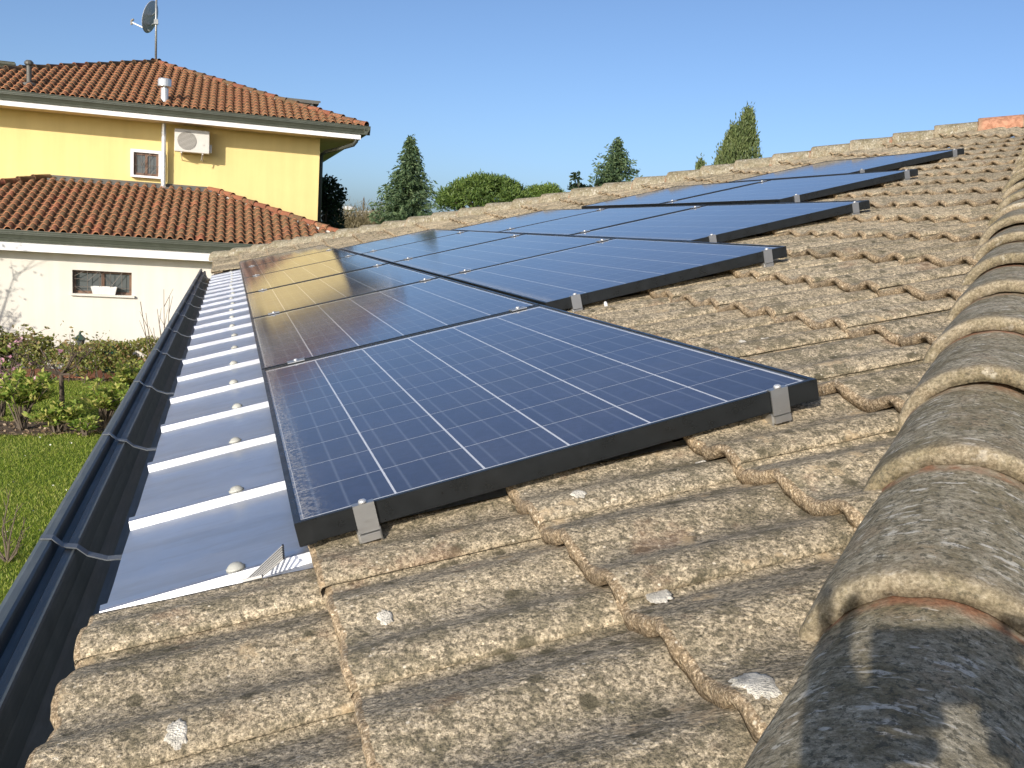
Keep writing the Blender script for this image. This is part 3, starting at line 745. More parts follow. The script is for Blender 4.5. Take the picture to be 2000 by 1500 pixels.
# ground floor wall with a window opening
def wall_open(x0, x1, z0, z1, y, th, holes, mat, par, label):
    xs = sorted({x0, x1, *[h[0] for h in holes], *[h[1] for h in holes]}); zs = sorted({z0, z1, *[h[2] for h in holes], *[h[3] for h in holes]})
    m = MB(); 
    inside = lambda a, b: any(h[0] < a < h[1] and h[2] < b < h[3] for h in holes)
    for i in range(len(xs) - 1):
        for j in range(len(zs) - 1):
            a, b = (xs[i] + xs[i + 1]) / 2, (zs[j] + zs[j + 1]) / 2
            if inside(a, b): continue
            m.add([(xs[i], y, zs[j]), (xs[i + 1], y, zs[j]), (xs[i + 1], y, zs[j + 1]), (xs[i], y, zs[j + 1])], [(0, 1, 2, 3)])
    for hx0, hx1, hz0, hz1 in holes:
        m.add([(hx0, y, hz0), (hx1, y, hz0), (hx1, y, hz1), (hx0, y, hz1), (hx0, y + th, hz0), (hx1, y + th, hz0), (hx1, y + th, hz1), (hx0, y + th, hz1)], [(0, 4, 5, 1), (1, 5, 6, 2), (2, 6, 7, 3), (3, 7, 4, 0)])
    m.box(x0, x1, y + th + .12, y + 3.2, z0, z1)
    for xa in (x0, x1): m.add([(xa, y, z0), (xa, y + th + .12, z0), (xa, y + th + .12, z1), (xa, y, z1)], [(0, 1, 2, 3)])
    wbuild(m, 'wall', mat, par, label=label)
WN = (-2.909, -1.875, 1.485, 1.925)
wall_open(LX0, LX1, 0, 2.30, WLo, .16, [WN], M_CREAM, yh, 'cream white ground floor wall')
def window(par, x0, x1, z0, z1, y, name, bars, sill):
    f = .05
    m = MB()
    for a in ((x0, x1, z0, z0 + f), (x0, x1, z1 - f, z1), (x0, x0 + f, z0 + f, z1 - f), (x1 - f, x1, z0 + f, z1 - f), ((x0 + x1) / 2 - f / 2, (x0 + x1) / 2 + f / 2, z0 + f, z1 - f)): m.box(a[0], a[1], y - .03, y + .03, a[2], a[3])
    win = wbuild(m, 'window', M_BROWN, par)
    m = MB(); m.box(x0 + f - .01, x1 - f + .01, y - .004, y + .004, z0 + f - .01, z1 - f + .01); wbuild(m, 'pane', M_GLASS, win)
    m = MB()
    for (a, b, c_, d_) in bars:
        m.tube([(x0 + (x1 - x0) * a, y - .09, z0 + (z1 - z0) * b), (x0 + (x1 - x0) * c_, y - .09, z0 + (z1 - z0) * d_)], .0055, 6)
    wbuild(m, 'grille', M_IRON, win)
    if sill:
        m = MB(); m.box(x0 - .035, x1 + .055, WLo - .06, y, z0 - .035, z0 + .002); wbuild(m, 'sill', M_CREAM, win)
    return win
BARS = [(.25, 0, .25, 1), (.45, 0, .45, 1), (.63, 0, .63, 1), (.83, 0, .83, 1), (0, .3, 1, .3), (.02, .72, .22, 1), (.03, .3, .22, .02), (.25, .55, .45, 1), (.63, .3, .83, .95), (.45, .95, .63, .45), (0, .62, .2, .62)]
window(yh, WN[0], WN[1], WN[2], WN[3], WLo + .13, 'window', BARS, True)
# upper window with white surround, standing proud of the wall
UX0, UX1, UZ0, UZ1 = -2.196, -1.573, 3.825, 4.42
m = MB()
for a in ((UX0, UX1, UZ1 - .063, UZ1), (UX0, UX1, UZ0, UZ0 + .045), (UX0, UX0 + .063, UZ0 + .045, UZ1 - .063), (UX1 - .05, UX1, UZ0 + .045, UZ1 - .063)): m.box(a[0], a[1], WU - .13, WU - .002, a[2], a[3])
sur = wbuild(m, 'window_surround', M_WHITE, yh, label='white painted surround of the small upper window')
window(yh, UX0 + .065, UX1 - .052, UZ0 + .047, UZ1 - .065, WU - .045, 'window', [(.33, 0, .33, 1), (.66, 0, .66, 1), (0, .45, 1, .45), (0, 1, .33, .45), (.33, .45, .66, 1), (.66, 0, 1, .45), (.33, 0, .66, .45)], False)
# fascias, soffits, gutters
m = MB(); m.box(XLc, XR, YU + .10, YU + .20, 5.018, 5.13); m.box(XR - .06, XR, YU + .20, 29.6, 5.018, 5.12); wbuild(m, 'fascia', M_WHITE, yh, label='white fascia board under the upper gutter')
m = MB(); m.box(XLc, XR - .06, YU + .20, WU + .05, 5.022, 5.06); m.box(XW - .05, XR - .06, WU + .05, 29.5, 5.022, 5.06); wbuild(m, 'soffit', M_SOFFIT, yh)
og = [(0, .17), (.012, .17), (.016, .15), (.012, .135), (.02, .12), (.04, .10), (.05, .07), (.055, .05), (.075, .035), (.085, .0), (.14, .0), (.14, .16), (.13, .16), (.13, .05), (.10, .05), (.03, .14), (.03, .155), (0, .18)]
og = [(0, .175), (-.004, .165), (.004, .15), (.004, .128), (.012, .122), (.012, .105), (.03, .085), (.045, .06), (.050, .045), (.062, .040), (.070, .0), (.139, .0), (.139, .16), (.125, .16), (.125, .07), (.07, .07), (.02, .15), (.014, .175)]
m = MB(); m.sweep([(YU + a, 5.125 + b * 1.08) for a, b in og], XLc - .2, XR + .2, axis='X')
m.sweep([(XR + .2 - a, 5.125 + b * 1.08) for a, b in og], YU + .005, 29.7, axis='Y'); wbuild(m, 'gutter', M_OGEE, yh, label='green-grey moulded gutter of the upper roof')
m = MB(); m.box(-7.4, 3.02, YL_ + .10, YL_ + .16, 2.235, 2.47); m.box(2.96, 3.02, YL_ + .16, WU + 1, 2.235, 2.47); wbuild(m, 'fascia', M_WHITE, yh, label='white fascia board over the ground floor')
m = MB(); m.box(-7.4, 2.96, YL_ + .16, WLo + .01, 2.24, 2.30); m.box(2.6, 2.96, WLo + .01, WU + 1, 2.24, 2.30); wbuild(m, 'soffit', M_SOFFIT, yh)
m = MB(); m.sweep([(YL_ + a * .72, 2.405 + b * 1.18) for a, b in og], -7.6, 3.12, axis='X'); m.sweep([(3.12 - a * .72, 2.405 + b * 1.18) for a, b in og], YL_ + .005, WU + 1, axis='Y'); wbuild(m, 'gutter', M_OGEE, yh, label='green-grey moulded gutter of the lower roof')
# downpipe at the right corner
m = MB(); m.tube([(XR - .08, YU + .16, 5.10), (XR - .09, YU + .17, 4.97), (XR - .14, YU + .22, 4.90), (XR - .35, YU + .45, 4.83), (XW + .14, WU + .12, 4.74), (XW + .065, WU + .2, 4.68), (XW + .055, WU + .2, 4.5), (XW + .055, WU + .2, 2.4)], .045, 10); wbuild(m, 'downpipe', M_DARKPIPE, yh, smooth=True)
# roof planes
def rz_up(y): return 5.25 + (y - YU) * .328
AP = Vector((-1.98, 24.85, 6.84)); cR = Vector((2.70, 20.17, 5.30)); cL = Vector((-6.66, 20.17, 5.30)); cBR = Vector((2.70, 29.55, 5.30)); cBL = Vector((-6.66, 29.55, 5.30))
m = MB(); m.add([cL, cR, cBR, cBL, AP] + [v - Vector((0, 0, .12)) for v in (cL, cR, cBR, cBL)], [(0, 1, 4), (1, 2, 4), (2, 3, 4), (3, 0, 4), (0, 5, 6, 1), (1, 6, 7, 2), (2, 7, 8, 3), (3, 8, 5, 0), (5, 8, 7, 6)]); 
uroof = wbuild(m, 'roof', M_TERRA, yh, label='upper pyramid roof of clay tiles')
HR, HL = Vector((-.55, 20.86, 3.64)), Vector((-3.83, 20.86, 3.64)); eR, eL = Vector((2.98, 17.34, 2.60)), Vector((-7.36, 17.34, 2.60)); bR = Vector((2.98, 22, 2.60)); bL = Vector((-7.36, 22, 2.60)); mR = Vector((-.55, 22, 3.64)); mL = Vector((-3.83, 22, 3.64))
m = MB(); m.add([eL, eR, HR, HL, bR, bL, mR, mL] + [v - Vector((0, 0, .08)) for v in (eL, eR)], [(0, 1, 2, 3), (1, 4, 6, 2), (0, 3, 7, 5), (0, 8, 9, 1)])
lroof = wbuild(m, 'roof', M_TERRA, yh, label='lower lean-to roof of clay tiles')
# flashing along the wall
m = MB(); m.box(HL.x, HR.x + .06, WU - .035, WU - .003, 3.60, 3.735); m.box(HL.x, HR.x + .06, WU - .20, WU - .035, 3.62, 3.66); wbuild(m, 'flashing', M_FLASH, yh)
# clay tiles
CWD, CEX = .182, .296
cl_prof = [(0, .006), (.03, 0), (.058, .004), (.066, .022), (.080, .046), (.100, .060), (.124, .063), (.148, .056), (.166, .038), (.178, .012), (.182, .004)]
def clay_verts(sc=1):
    V = []
    for (y, lift, tp) in ((0, .022, 1.0), (.36, .0, .90)):
        for u, h in cl_prof:
            uu = .122 + (u - .122) * tp; V.append((uu, y, h * (1.0 if tp == 1 else .88) + lift))
    n = len(cl_prof)
    F = [(i, i + 1, n + i + 1, n + i) for i in range(n - 1)]
    for u, h in cl_prof: V.append((.122 + (u - .122) * .93, .003, max(h - .016, -.012) + .022))
    F2 = [(2 * n + i, 2 * n + i + 1, i + 1, i) for i in range(n - 1)]
    return V, F, F2
cV, cF, cF2 = clay_verts()
mb = MB(); mb.add(cV, cF, 0); mb.f += [tuple(f) for f in cF2]; mb.m += [1] * len(cF2)
claym = mb.mesh('clay_tile', [M_TERRA, M_TERRA_EDGE], True)
mb = MB(); mb.add(cV, cF, 0); mb.f += [tuple(f) for f in cF2]; mb.m += [1] * len(cF2)
claym2 = mb.mesh('clay_tile', [M_TERRA_CLEAN, M_TERRA_EDGE], True)
def clay_face(x0, x1, o, slope, ymax, inside):
    """list of world matrices for tiles on a face that rises towards +Y"""
    L = []; a = math.atan(slope); row = 0
    while True:
        v = row * CEX
        y = v * math.cos(a)
        if y > ymax: break
        k = 0
        while x0 + k * CWD < x1:
            X = x0 + k * CWD
            if inside(X + .1, y + .12):
                J = random.uniform
                M = Matrix.Translation((X + J(-.004, .004), o[0] + y, o[1] + v * math.sin(a) + .012)) @ Matrix.Rotation(a - .0, 4, 'X') @ Matrix.Translation((0, J(-.008, .008), J(-.003, .003))) @ Matrix.Rotation(J(-.015, .015), 4, 'Z')
                L.append((row, k, M))
            k += 1
        row += 1
    return L
loT = clay_face(-7.48, 3.1, (YL_ + .03, 2.578), .292, 3.52, lambda X, y: X > -7.48 + y + .06 and X < 3.1 - y - .02)
upT = clay_face(-6.81, 2.85, (YU + .04, 5.275), .326, 4.78, lambda X, y: X > -6.81 + y + .04 and X < 2.85 - y - .0)
def vis_px(M):
    d = M.translation - CAM; z = d.dot(cf); return 1000 + FPX * d.dot(cx) / z, 750 - FPX * d.dot(cu) / z
allT = []
for i, L in enumerate((loT, upT)):
    for row, k, M in L:
        px, py = vis_px(M); allT.append((0 if (px > -12 and (i or px < 560) and not (i == 0 and py > 480)) else 1, i, row, k, M))
ind = [a for a in allT if a[0] == 0 and a[1] == 0]; ind.sort(key=lambda a: (a[4].translation - CAM).length)
sel = ind[:300]; selset = {id(a) for a in sel}
rest = [a for a in allT if id(a) not in selset]
maxrow = max(r for r, k, M in loT)
for a in sel: link('clay_tile', claym2 if (a[2] >= maxrow - 1 and random.random() < .85) or random.random() < .06 else claym, yh, a[4])
for roofobj, i in ((lroof, 0), (uroof, 1)):
    mb = MB()
    for a in rest:
        if a[1] == i:
            b = len(mb.v); mb.v += [tuple(a[4] @ Vector(p)) for p in cV]
            mb.f += [tuple(b + q for q in f) for f in cF]; mb.m += [0] * len(cF); mb.f += [tuple(b + q for q in f) for f in cF2]; mb.m += [1] * len(cF2)
    wbuild(mb, 'clay_tiles', [M_TERRA, M_TERRA_EDGE], yh, smooth=True, kind='stuff')
# hip tiles
def half_round(mat, r=.082, L=.40):
    V = []; F = []; n = 10
    for x, rr in ((0, r * 1.08), (.02, r * 1.12), (.025, r * 1.02), (L, r * .86)):
        for j in range(n + 1):
            a = math.pi * (-.06 + 1.12 * j / n); V.append((x, rr * math.cos(a), rr * math.sin(a)))
    m_ = n + 1
    for i in range(3):
        for j in range(n): F.append((i * m_ + j, i * m_ + j + 1, (i + 1) * m_ + j + 1, (i + 1) * m_ + j))
    b = MB(); b.add(V, F); b.add([(.003, p[1] * .85, p[2] * .85) for p in V[:m_]] + V[:m_], [(j, m_ + j, m_ + j + 1, j + 1) for j in range(n)])
    return b.mesh('hip_tile', [mat], True)
hipm = [half_round(M_TERRA), half_round(M_TERRA_CLEAN)]
def hips(p0, p1, clean):
    d = (p1 - p0).normalized(); rt = d.cross(Vector((0, 0, 1))).normalized(); up = rt.cross(d); L = (p1 - p0).length; x = 0
    while x < L - .1:
        J = random.uniform
        M = Matrix.Translation(p0 + d * x + up * (.035 + J(-.004, .004))) @ Matrix(((d.x, -rt.x, up.x, 0), (d.y, -rt.y, up.y, 0), (d.z, -rt.z, up.z, 0), (0, 0, 0, 1))) @ Matrix.Rotation(.04 + J(-.02, .02), 4, 'Y') @ Matrix.Rotation(J(-.03, .03), 4, 'Z')
        link('hip_tile', hipm[1 if random.random() < clean else 0], yh, M); x += .345
hips(Vector((3.06, 17.26, 2.60)), HR + Vector((0, -.02, .02)), .8); hips(Vector((-7.44, 17.26, 2.60)), HL + Vector((0, -.02, .02)), .7)
hips(Vector((2.78, 20.08, 5.30)), AP + Vector((0, 0, .0)), .3); hips(Vector((-6.74, 20.08, 5.30)), AP + Vector((0, 0, .0)), .15)
hips(cBR, AP, .2); hips(cBL, AP, .2)
# patches of white bedding mortar along the hips
def bedding(p0, p1, off, n):
    for i in range(n):
        f = (i + .5) / n; p = p0.lerp(p1, f) + Vector((-off, -.0, 0)) 
        m = MB(); d = (p1 - p0).normalized(); a = d * .06; M_ = Vector((0, 0, .03)); s = Vector((-.03, -.06, -.012))
        m.add([p - a + s, p + a + s, p + a * .6 + M_, p - a * .6 + M_], [(0, 1, 2, 3)])
        wbuild(m, 'bedding_mortar', M_MORTAR, yh)
for p0, p1 in ((Vector((3.06, 17.26, 2.60)), HR), (Vector((-7.44, 17.26, 2.60)), HL), (Vector((2.78, 20.08, 5.30)), AP), (Vector((-6.74, 20.08, 5.30)), AP)):
    m = MB(); sg = 1 if p1.x < p0.x else -1; q = Vector((-.055 * sg, -.055, 0)); u_ = Vector((0, 0, 1))
    m.add([p0 + q - u_ * .10, p1 + q - u_ * .10, p1 + q * .6 + u_ * .085, p0 + q * .6 + u_ * .085, p0 - q - u_ * .1, p1 - q - u_ * .1, p1 - q * .6 + u_ * .085, p0 - q * .6 + u_ * .085], [(0, 1, 2, 3), (3, 2, 6, 7), (7, 6, 5, 4)])
    wbuild(m, 'hip_bedding', M_SOIL, yh)
bedding(Vector((3.06, 17.26, 2.62)), HR, .10, 18); bedding(Vector((2.78, 20.08, 5.32)), AP, .10, 9)
# flue pipe on the wall
m = MB(); m.tube([(-1.52, WU - .16, 3.52), (-1.52, WU - .16, 5.02)], .050, 16)
for z in (3.78, 4.1, 4.45, 4.8): m.tube([(-1.52, WU - .16, z), (-1.52, WU - .16, z + .03)], .056, 16)
m.tube([(-1.52, WU - .16, 3.50), (-1.52, WU - .16, 3.66)], .062, 16); m.tube([(-1.52, WU - .16, 3.66), (-1.52, WU - .16, 3.70)], [.062, .045], 16)
flue = wbuild(m, 'flue_pipe', M_STEEL, yh, smooth=False, label='shiny steel flue pipe running up the yellow wall')
# flue cowl above the eave
fz = 5.42
m = MB(); m.lathe([(.16, 0), (.10, .05), (.065, .10), (.06, .10)], 16, M=Matrix.Translation((-1.50, 20.55, fz - .05))); wbuild(m, 'flue_collar', M_FLASH, yh)
m = MB(); M_ = Matrix.Translation((-1.50, 20.55, fz)) @ Matrix.Scale(1.28, 4, (1, 0, 0)) @ Matrix.Scale(1.28, 4, (0, 1, 0)) @ Matrix.Scale(1.05, 4, (0, 0, 1)); m.lathe([(.062, .0), (.062, .30), (.06, .30)], 16, M=M_); m.lathe([(.035, .28), (.035, .36)], 12, M=M_); m.lathe([(.105, .33), (.11, .34), (.11, .46), (.095, .49), (.02, .50)], 18, M=M_)
wbuild(m, 'flue_cowl', M_STEEL, yh, smooth=False, label='shiny steel flue cowl above the eave')
m = MB(); v_ = wray(57, 166); k_ = (5.29 + .326 * (CAM.y - 20.04) - CAM.z) / (v_.z - .326 * v_.y); p = CAM + v_ * k_; m.lathe([(.16, -.02), (.14, .03), (.05, .06)], 14, M=Matrix.Translation(p)); m.lathe([(.05, .0), (.05, .40)], 12, M=Matrix.Translation(p)); m.lathe([(.075, .40), (.09, .42), (.09, .46), (.05, .50)], 12, M=Matrix.Translation(p)); wbuild(m, 'vent_pipe', M_FLASH, yh, label='dull grey vent pipe on the upper roof')
# low chimney on the right hip
cp = cR.lerp(AP, .29) + Vector((.12, .5, -.06))
m = MB(); m.box(cp.x - .28, cp.x + .28, cp.y - .2, cp.y + .2, 5.5, cp.z + .20); ch_ = wbuild(m, 'chimney', M_WHITE, yh, label='low white chimney behind the right hip')
m = MB(); m.box(cp.x - .40, cp.x + .40, cp.y - .3, cp.y + .3, cp.z + .20, cp.z + .27); m.box(cp.x - .46, cp.x + .46, cp.y - .02, cp.y + .02, cp.z + .27, cp.z + .31); wbuild(m, 'chimney_cap', M_FLASH, ch_)
# further roof edge behind, upper left
m = MB(); m.sweep([(26.5 + a, 6.55 + b) for a, b in og], -9.0, -5.55, axis='X'); m.box(-9, -5.6, 26.65, 27.2, 5.0, 6.66); wbuild(m, 'rear_gutter', M_OGEE, yh)

# air conditioner
ac = thing('air_conditioner', 'white outdoor air conditioner unit hung on the yellow wall', 'air conditioner', (-.927, WU, 4.43))
ax0, ax1, az0, az1, ay = -1.286, -.568, 4.435, 4.915, 20.45
m = MB(); m.box(ax0, ax1, ay, ay + .28, az0, az1); wbuild(m, 'casing', M_ACW, ac, bevel=.012)
m = MB(); Mr = Matrix.Translation((ax0 + .255, ay - .004, (az0 + az1) / 2)) @ Matrix.Rotation(math.pi / 2, 4, 'X')
m.lathe([(.195, -.002), (.195, .004), (.02, .006)], 28, M=Mr); grl = wbuild(m, 'fan_grille', M_GRILL, ac)
m = MB()
for i in range(15):
    z = -.18 + .36 * i / 14; hw = math.sqrt(max(.192 ** 2 - z * z, 0)); zc = (az0 + az1) / 2
    m.box(ax0 + .255 - hw, ax0 + .255 + hw, ay - .016, ay - .011, zc + z - .003, zc + z + .003)
wbuild(m, 'grille_bar', M_ACW, grl)
m = MB(); m.box(ax1, ax1 + .05, ay + .08, ay + .2, az0 + .03, az0 + .2); m.lathe([(.02, 0), (.02, .01)], 12, M=Matrix.Translation((ax1 - .13, ay - .002, az0 + .18)) @ Matrix.Rotation(math.pi / 2, 4, 'X')); wbuild(m, 'valve_cover', M_ACW, ac)
for x in (ax0 + .14, ax1 - .14):
    m = MB(); m.box(x - .015, x + .015, ay + .02, WU, az0 - .03, az0 - .002); m.tube([(x, ay + .06, az0 - .03), (x, WU - .01, az0 - .16)], .01, 6); wbuild(m, 'bracket', M_ACW, ac)
m = MB(); m.tube([(ax1 - .15, ay + .12, az0), (ax1 - .15, ay + .12, az0 - .09), (ax1 - .17, ay + .12, az0 - .15)], .012, 6); wbuild(m, 'drain_hose', M_GRILL, ac)
# satellite dish
mp = Vector((-1.99, 24.85, 6.80)); 
sat = thing('satellite_dish', 'grey satellite dish on a tall mast at the top of the tiled roof', 'satellite dish', mp)
m = MB(); m.tube([mp, mp + Vector((.0, 0, 1.95))], .028, 10); wbuild(m, 'mast', M_MAST, sat, smooth=True)
dc = at_depth(293.5, 33, 26.15); dn = Vector((-.84, .36, .26)).normalized()   # opens towards upper left, away from us
q = dn.to_track_quat('Z', 'Y').to_matrix().to_4x4(); Md = Matrix.Translation(dc) @ q
m = MB(); pf = [(r * .86, z) for r, z in [(.02, -.085)] + [(r, -.085 + .085 * (r / .46) ** 2) for r in (.1, .2, .3, .4, .455)] + [(.47, .004), (.46, .012), (.44, .0), (.3, -.03), (.02, -.075)]]
m.lathe(pf, 32, M=Md @ Matrix.Scale(1.12, 4, (0, 1, 0))); wbuild(m, 'dish', M_DISH, sat, smooth=True)
lowp = dc + (q.to_3x3() @ Vector((0, 0, 0))) + Vector((.0, 0, -.36)); lnb = lowp + dn * .46 + Vector((-.10, 0, .06))
m = MB(); m.tube([lowp + Vector((0, 0, -.02)), lnb], .022, 8); wbuild(m, 'feed_arm', M_WHITEP, sat)
m = MB(); m.tube([lnb + Vector((0, 0, -.07)), lnb + Vector((0, 0, .05))], .03, 8); m.tube([lnb + Vector((.0, 0, .05)), lnb + Vector((.06, -.02, .08))], .03, 8); wbuild(m, 'receiver', M_GRILL, sat)
m = MB(); m.tube([dc - dn * .06 + Vector((0, 0, -.2)), mp + Vector((0, -.02, 1.06))], .025, 8); m.tube([dc - dn * .06 + Vector((0, 0, .05)), mp + Vector((0, -.02, 1.3))], .02, 8); m.box(mp.x - .05, mp.x + .05, mp.y - .05, mp.y + .05, mp.z + 1.0, mp.z + 1.12); m.box(mp.x - .04, mp.x + .12, mp.y - .02, mp.y + .02, mp.z + 1.68, mp.z + 1.72); wbuild(m, 'bracket', M_MAST, sat)
# planter on the sill
pl = MB(); x0, x1, z0, z1 = -2.55, -2.165, 1.49, 1.635
vs = [(x0, WLo - .05, z0), (x1, WLo - .05, z0), (x1, WLo + .07, z0), (x0, WLo + .07, z0), (x0 - .035, WLo - .085, z1), (x1 + .035, WLo - .085, z1), (x1 + .035, WLo + .09, z1), (x0 - .035, WLo + .09, z1)]
pl.add(vs, [(0, 3, 2, 1), (0, 1, 5, 4), (1, 2, 6, 5), (2, 3, 7, 6), (3, 0, 4, 7)]); ins_ = [(x0 - .02, WLo - .07, z1), (x1 + .02, WLo - .07, z1), (x1 + .02, WLo + .075, z1), (x0 - .02, WLo + .075, z1), (x0, WLo - .045, z0 + .03), (x1, WLo - .045, z0 + .03), (x1, WLo + .06, z0 + .03), (x0, WLo + .06, z0 + .03)]
pl.add(vs[4:] + ins_, [(0, 1, 5, 4), (1, 2, 6, 5), (2, 3, 7, 6), (3, 0, 4, 7), (4, 5, 9, 8), (5, 6, 10, 9), (6, 7, 11, 10), (7, 4, 8, 11), (8, 9, 10, 11)])
build(pl, 'window_box', M_WHITEP, label='white plastic window box on the sill of the ground floor window', cat='planter')

# ------------------------------------------------------------------ vegetation helpers
def leaf_obj(name, mat, parent, P, S, D=None, aspect=.5, kind=None, bend=.0, **kw):
    """one mesh of many small leaf quads (diamonds): P centres (n,3) in world, S lengths, D long-axis directions"""
    n = len(P); P = np.asarray(P, float); S = np.asarray(S, float).reshape(-1, 1)
    if D is None: D = rng.normal(size=(n, 3))
    D = D / np.linalg.norm(D, axis=1, keepdims=True)
    N = rng.normal(size=(n, 3)); W = np.cross(D, N); W /= np.linalg.norm(W, axis=1, keepdims=True) + 1e-9
    U = np.cross(W, D)
    inv = np.array(WM[parent.name].inverted()) if parent is not None else np.eye(4)
    a = P - D * S * .5; b = P + W * S * aspect * .5 + U * S * bend; c = P + D * S * .5; d = P - W * S * aspect * .5 + U * S * bend
    V = np.stack([a, b, c, d], 1).reshape(-1, 3)
    V = V @ inv[:3, :3].T + inv[:3, 3]
    me = bpy.data.meshes.new(name); me.vertices.add(4 * n); me.vertices.foreach_set('co', V.ravel())
    me.loops.add(4 * n); me.loops.foreach_set('vertex_index', np.arange(4 * n)); me.polygons.add(n)
    me.polygons.foreach_set('loop_start', np.arange(0, 4 * n, 4)); me.polygons.foreach_set('loop_total', np.full(n, 4))
    me.materials.append(mat); me.update(calc_edges=True)
    return link(name, me, parent, WM[parent.name] if parent is not None else None, kind=kind, **kw)
def ground_under(p): return Vector((p.x, p.y, 0))

def conifer(name, label, top, half_w, mat, seed, droop=.35, dens=1.0, lean=0.0, ragged=.35):
    rs = np.random.default_rng(seed); base = ground_under(top); H = top.z
    t = thing(name, label, 'tree', base)
    m = MB(); m.tube([base, base + Vector((0, 0, H * .5)), top - Vector((0, 0, .3))], [H * .022, H * .013, .01], 8); wbuild(m, 'trunk', M_BARK, t)
    P = []; D = []; S = []
    z = .06 * H
    while z < H - .02:
        f = z / H; prof = (1 - f) ** .85 + .02
        for b in range(int(7 * dens) + 2):
            az = rs.uniform(0, 2 * np.pi); L = half_w * prof * (1 + ragged * rs.normal() * .6) * rs.uniform(.75, 1.15); L = max(L, .05)
            up = .25 * (f) - droop * .25
            k = max(int(L / .11), 2)
            for q in np.linspace(.12, 1, k):
                r = L * q; zz = z + r * up - droop * .35 * L * q * q + .18 * L * max(q - .7, 0)
                for _ in range(4):
                    j = rs.normal(size=3) * (.06 + .05 * (1 - q))
                    P.append((base.x + r * np.cos(az) + j[0], base.y + r * np.sin(az) + j[1], zz + j[2] - abs(rs.normal()) * .09))
                    D.append((np.cos(az) * .6 + rs.normal() * .4, np.sin(az) * .6 + rs.normal() * .4, -.35 * droop * 2 + rs.normal() * .3)); S.append(rs.uniform(.14, .30))
        z += H * .016
    # leader
    for q in np.linspace(0, 1, 20):
        P.append((top.x + rs.normal() * .03, top.y + rs.normal() * .03, H - .6 * q)); D.append((rs.normal() * .3, rs.normal() * .3, 1)); S.append(.2)
    leaf_obj('crown', mat, t, P, S, np.array(D), .30); return t
def clump_tree(name, label, base, clumps, mat, leaf, per, seed, shell=.55, aspect=.4, updir=.5, trunk_r=.2, trunk_top=None, tag='tree', flat=1.0):
    """clumps: list of (centre, radius)"""
    rs = np.random.default_rng(seed); t = thing(name, label, tag, base)
    m = MB(); tt = trunk_top or Vector(np.mean([c for c, r in clumps], axis=0))
    m.tube([base, base.lerp(tt, .5) + Vector((trunk_r * .3, 0, 0)), tt], [trunk_r, trunk_r * .8, trunk_r * .45], 8)
    for c, r in clumps[::max(1, len(clumps) // 14)]: m.tube([base.lerp(tt, .75), (base.lerp(tt, .9)).lerp(Vector(c), .5), Vector(c)], [trunk_r * .4, trunk_r * .25, .02], 5)
    wbuild(m, 'trunk', M_BARK, t)
    P = []; D = []; S = []
    for c, r in clumps:
        n = int(per * r * r); u = rs.normal(size=(n, 3)); u /= np.linalg.norm(u, axis=1, keepdims=True)
        rad = r * (shell + (1 - shell) * rs.uniform(size=(n, 1)) ** .6) * (1 + .18 * rs.normal(size=(n, 1)))
        p = np.array(c) + u * rad * np.array([1, 1, flat]); P.append(p); d = u + rs.normal(size=(n, 3)) * .6; d[:, 2] += updir; D.append(d); S.append(rs.uniform(leaf * .6, leaf * 1.4, n))
    leaf_obj('crown', mat, t, np.concatenate(P), np.concatenate(S), np.concatenate(D), aspect); return t

# spruce beside the house
conifer('spruce_tree', 'tall dark spruce standing alone right of the yellow house', at_depth(803, 268, 45), 2.6, L_SPRUCE, 3, .42, 1.6)
# cedar-like conifer farther right, broken top
conifer('conifer_tree', 'dark conifer with a ragged outline between the stone pine and the cypress', at_depth(1208, 272, 50), 3.3, L_SPRUCE, 5, .30, 1.7, ragged=.5)
# umbrella pines
def dome(px, py_top, d, wpx, hpx, n, seed, r0):
    rs = np.random.default_rng(seed); c0 = at_depth(px, py_top, d); W = wpx / FPX * d; H = hpx / FPX * d; out = []
    right = Vector((cx.x, cx.y, 0)).normalized(); fw = Vector((cf.x, cf.y, 0)).normalized()
    for i in range(n):
        a = rs.uniform(0, 2 * np.pi); q = np.sqrt(rs.uniform(0, 1)); x, y = q * np.cos(a), q * np.sin(a)
        z = -H * (1 - np.sqrt(max(1 - q * q, 0))) - H * .12 * abs(rs.normal()) - r0 * .6
        p = c0 + right * (x * W) + fw * (y * W) + Vector((0, 0, z)); out.append((tuple(p), r0 * rs.uniform(.7, 1.25)))
    return out
cl = dome(951, 339, 75, 88, 60, 170, 11, .66)
b0 = ground_under(at_depth(950, 340, 75)); clump_tree('stone_pine', 'broad umbrella-shaped stone pine with rounded green crown', b0, cl, L_PINE, .30, 420, 12, .6, .28, .4, .35, at_depth(950, 420, 75), flat=.8)
cl = dome(1068, 361, 92, 44, 26, 45, 13, .75)
clump_tree('stone_pine', 'smaller light green pine half hidden behind the ridge tiles', ground_under(at_depth(1068, 361, 92)), cl, L_PINE2, .30, 420, 14, .6, .28, .4, .3, at_depth(1068, 400, 92), flat=.8)
# leafy tree in front of the ragged conifer
rs = np.random.default_rng(21); c0 = at_depth(1141, 372, 48); cl = [(tuple(c0 + Vector((rs.normal() * .42, rs.normal() * .4, rs.normal() * .38))), rs.uniform(.14, .34)) for _ in range(20)]
clump_tree('leafy_tree', 'small loose leafy tree just left of the ragged conifer', ground_under(c0), cl, L_DARK, .22, 900, 22, .3, .55, .1, .10, c0 + Vector((0, 0, -.3)))
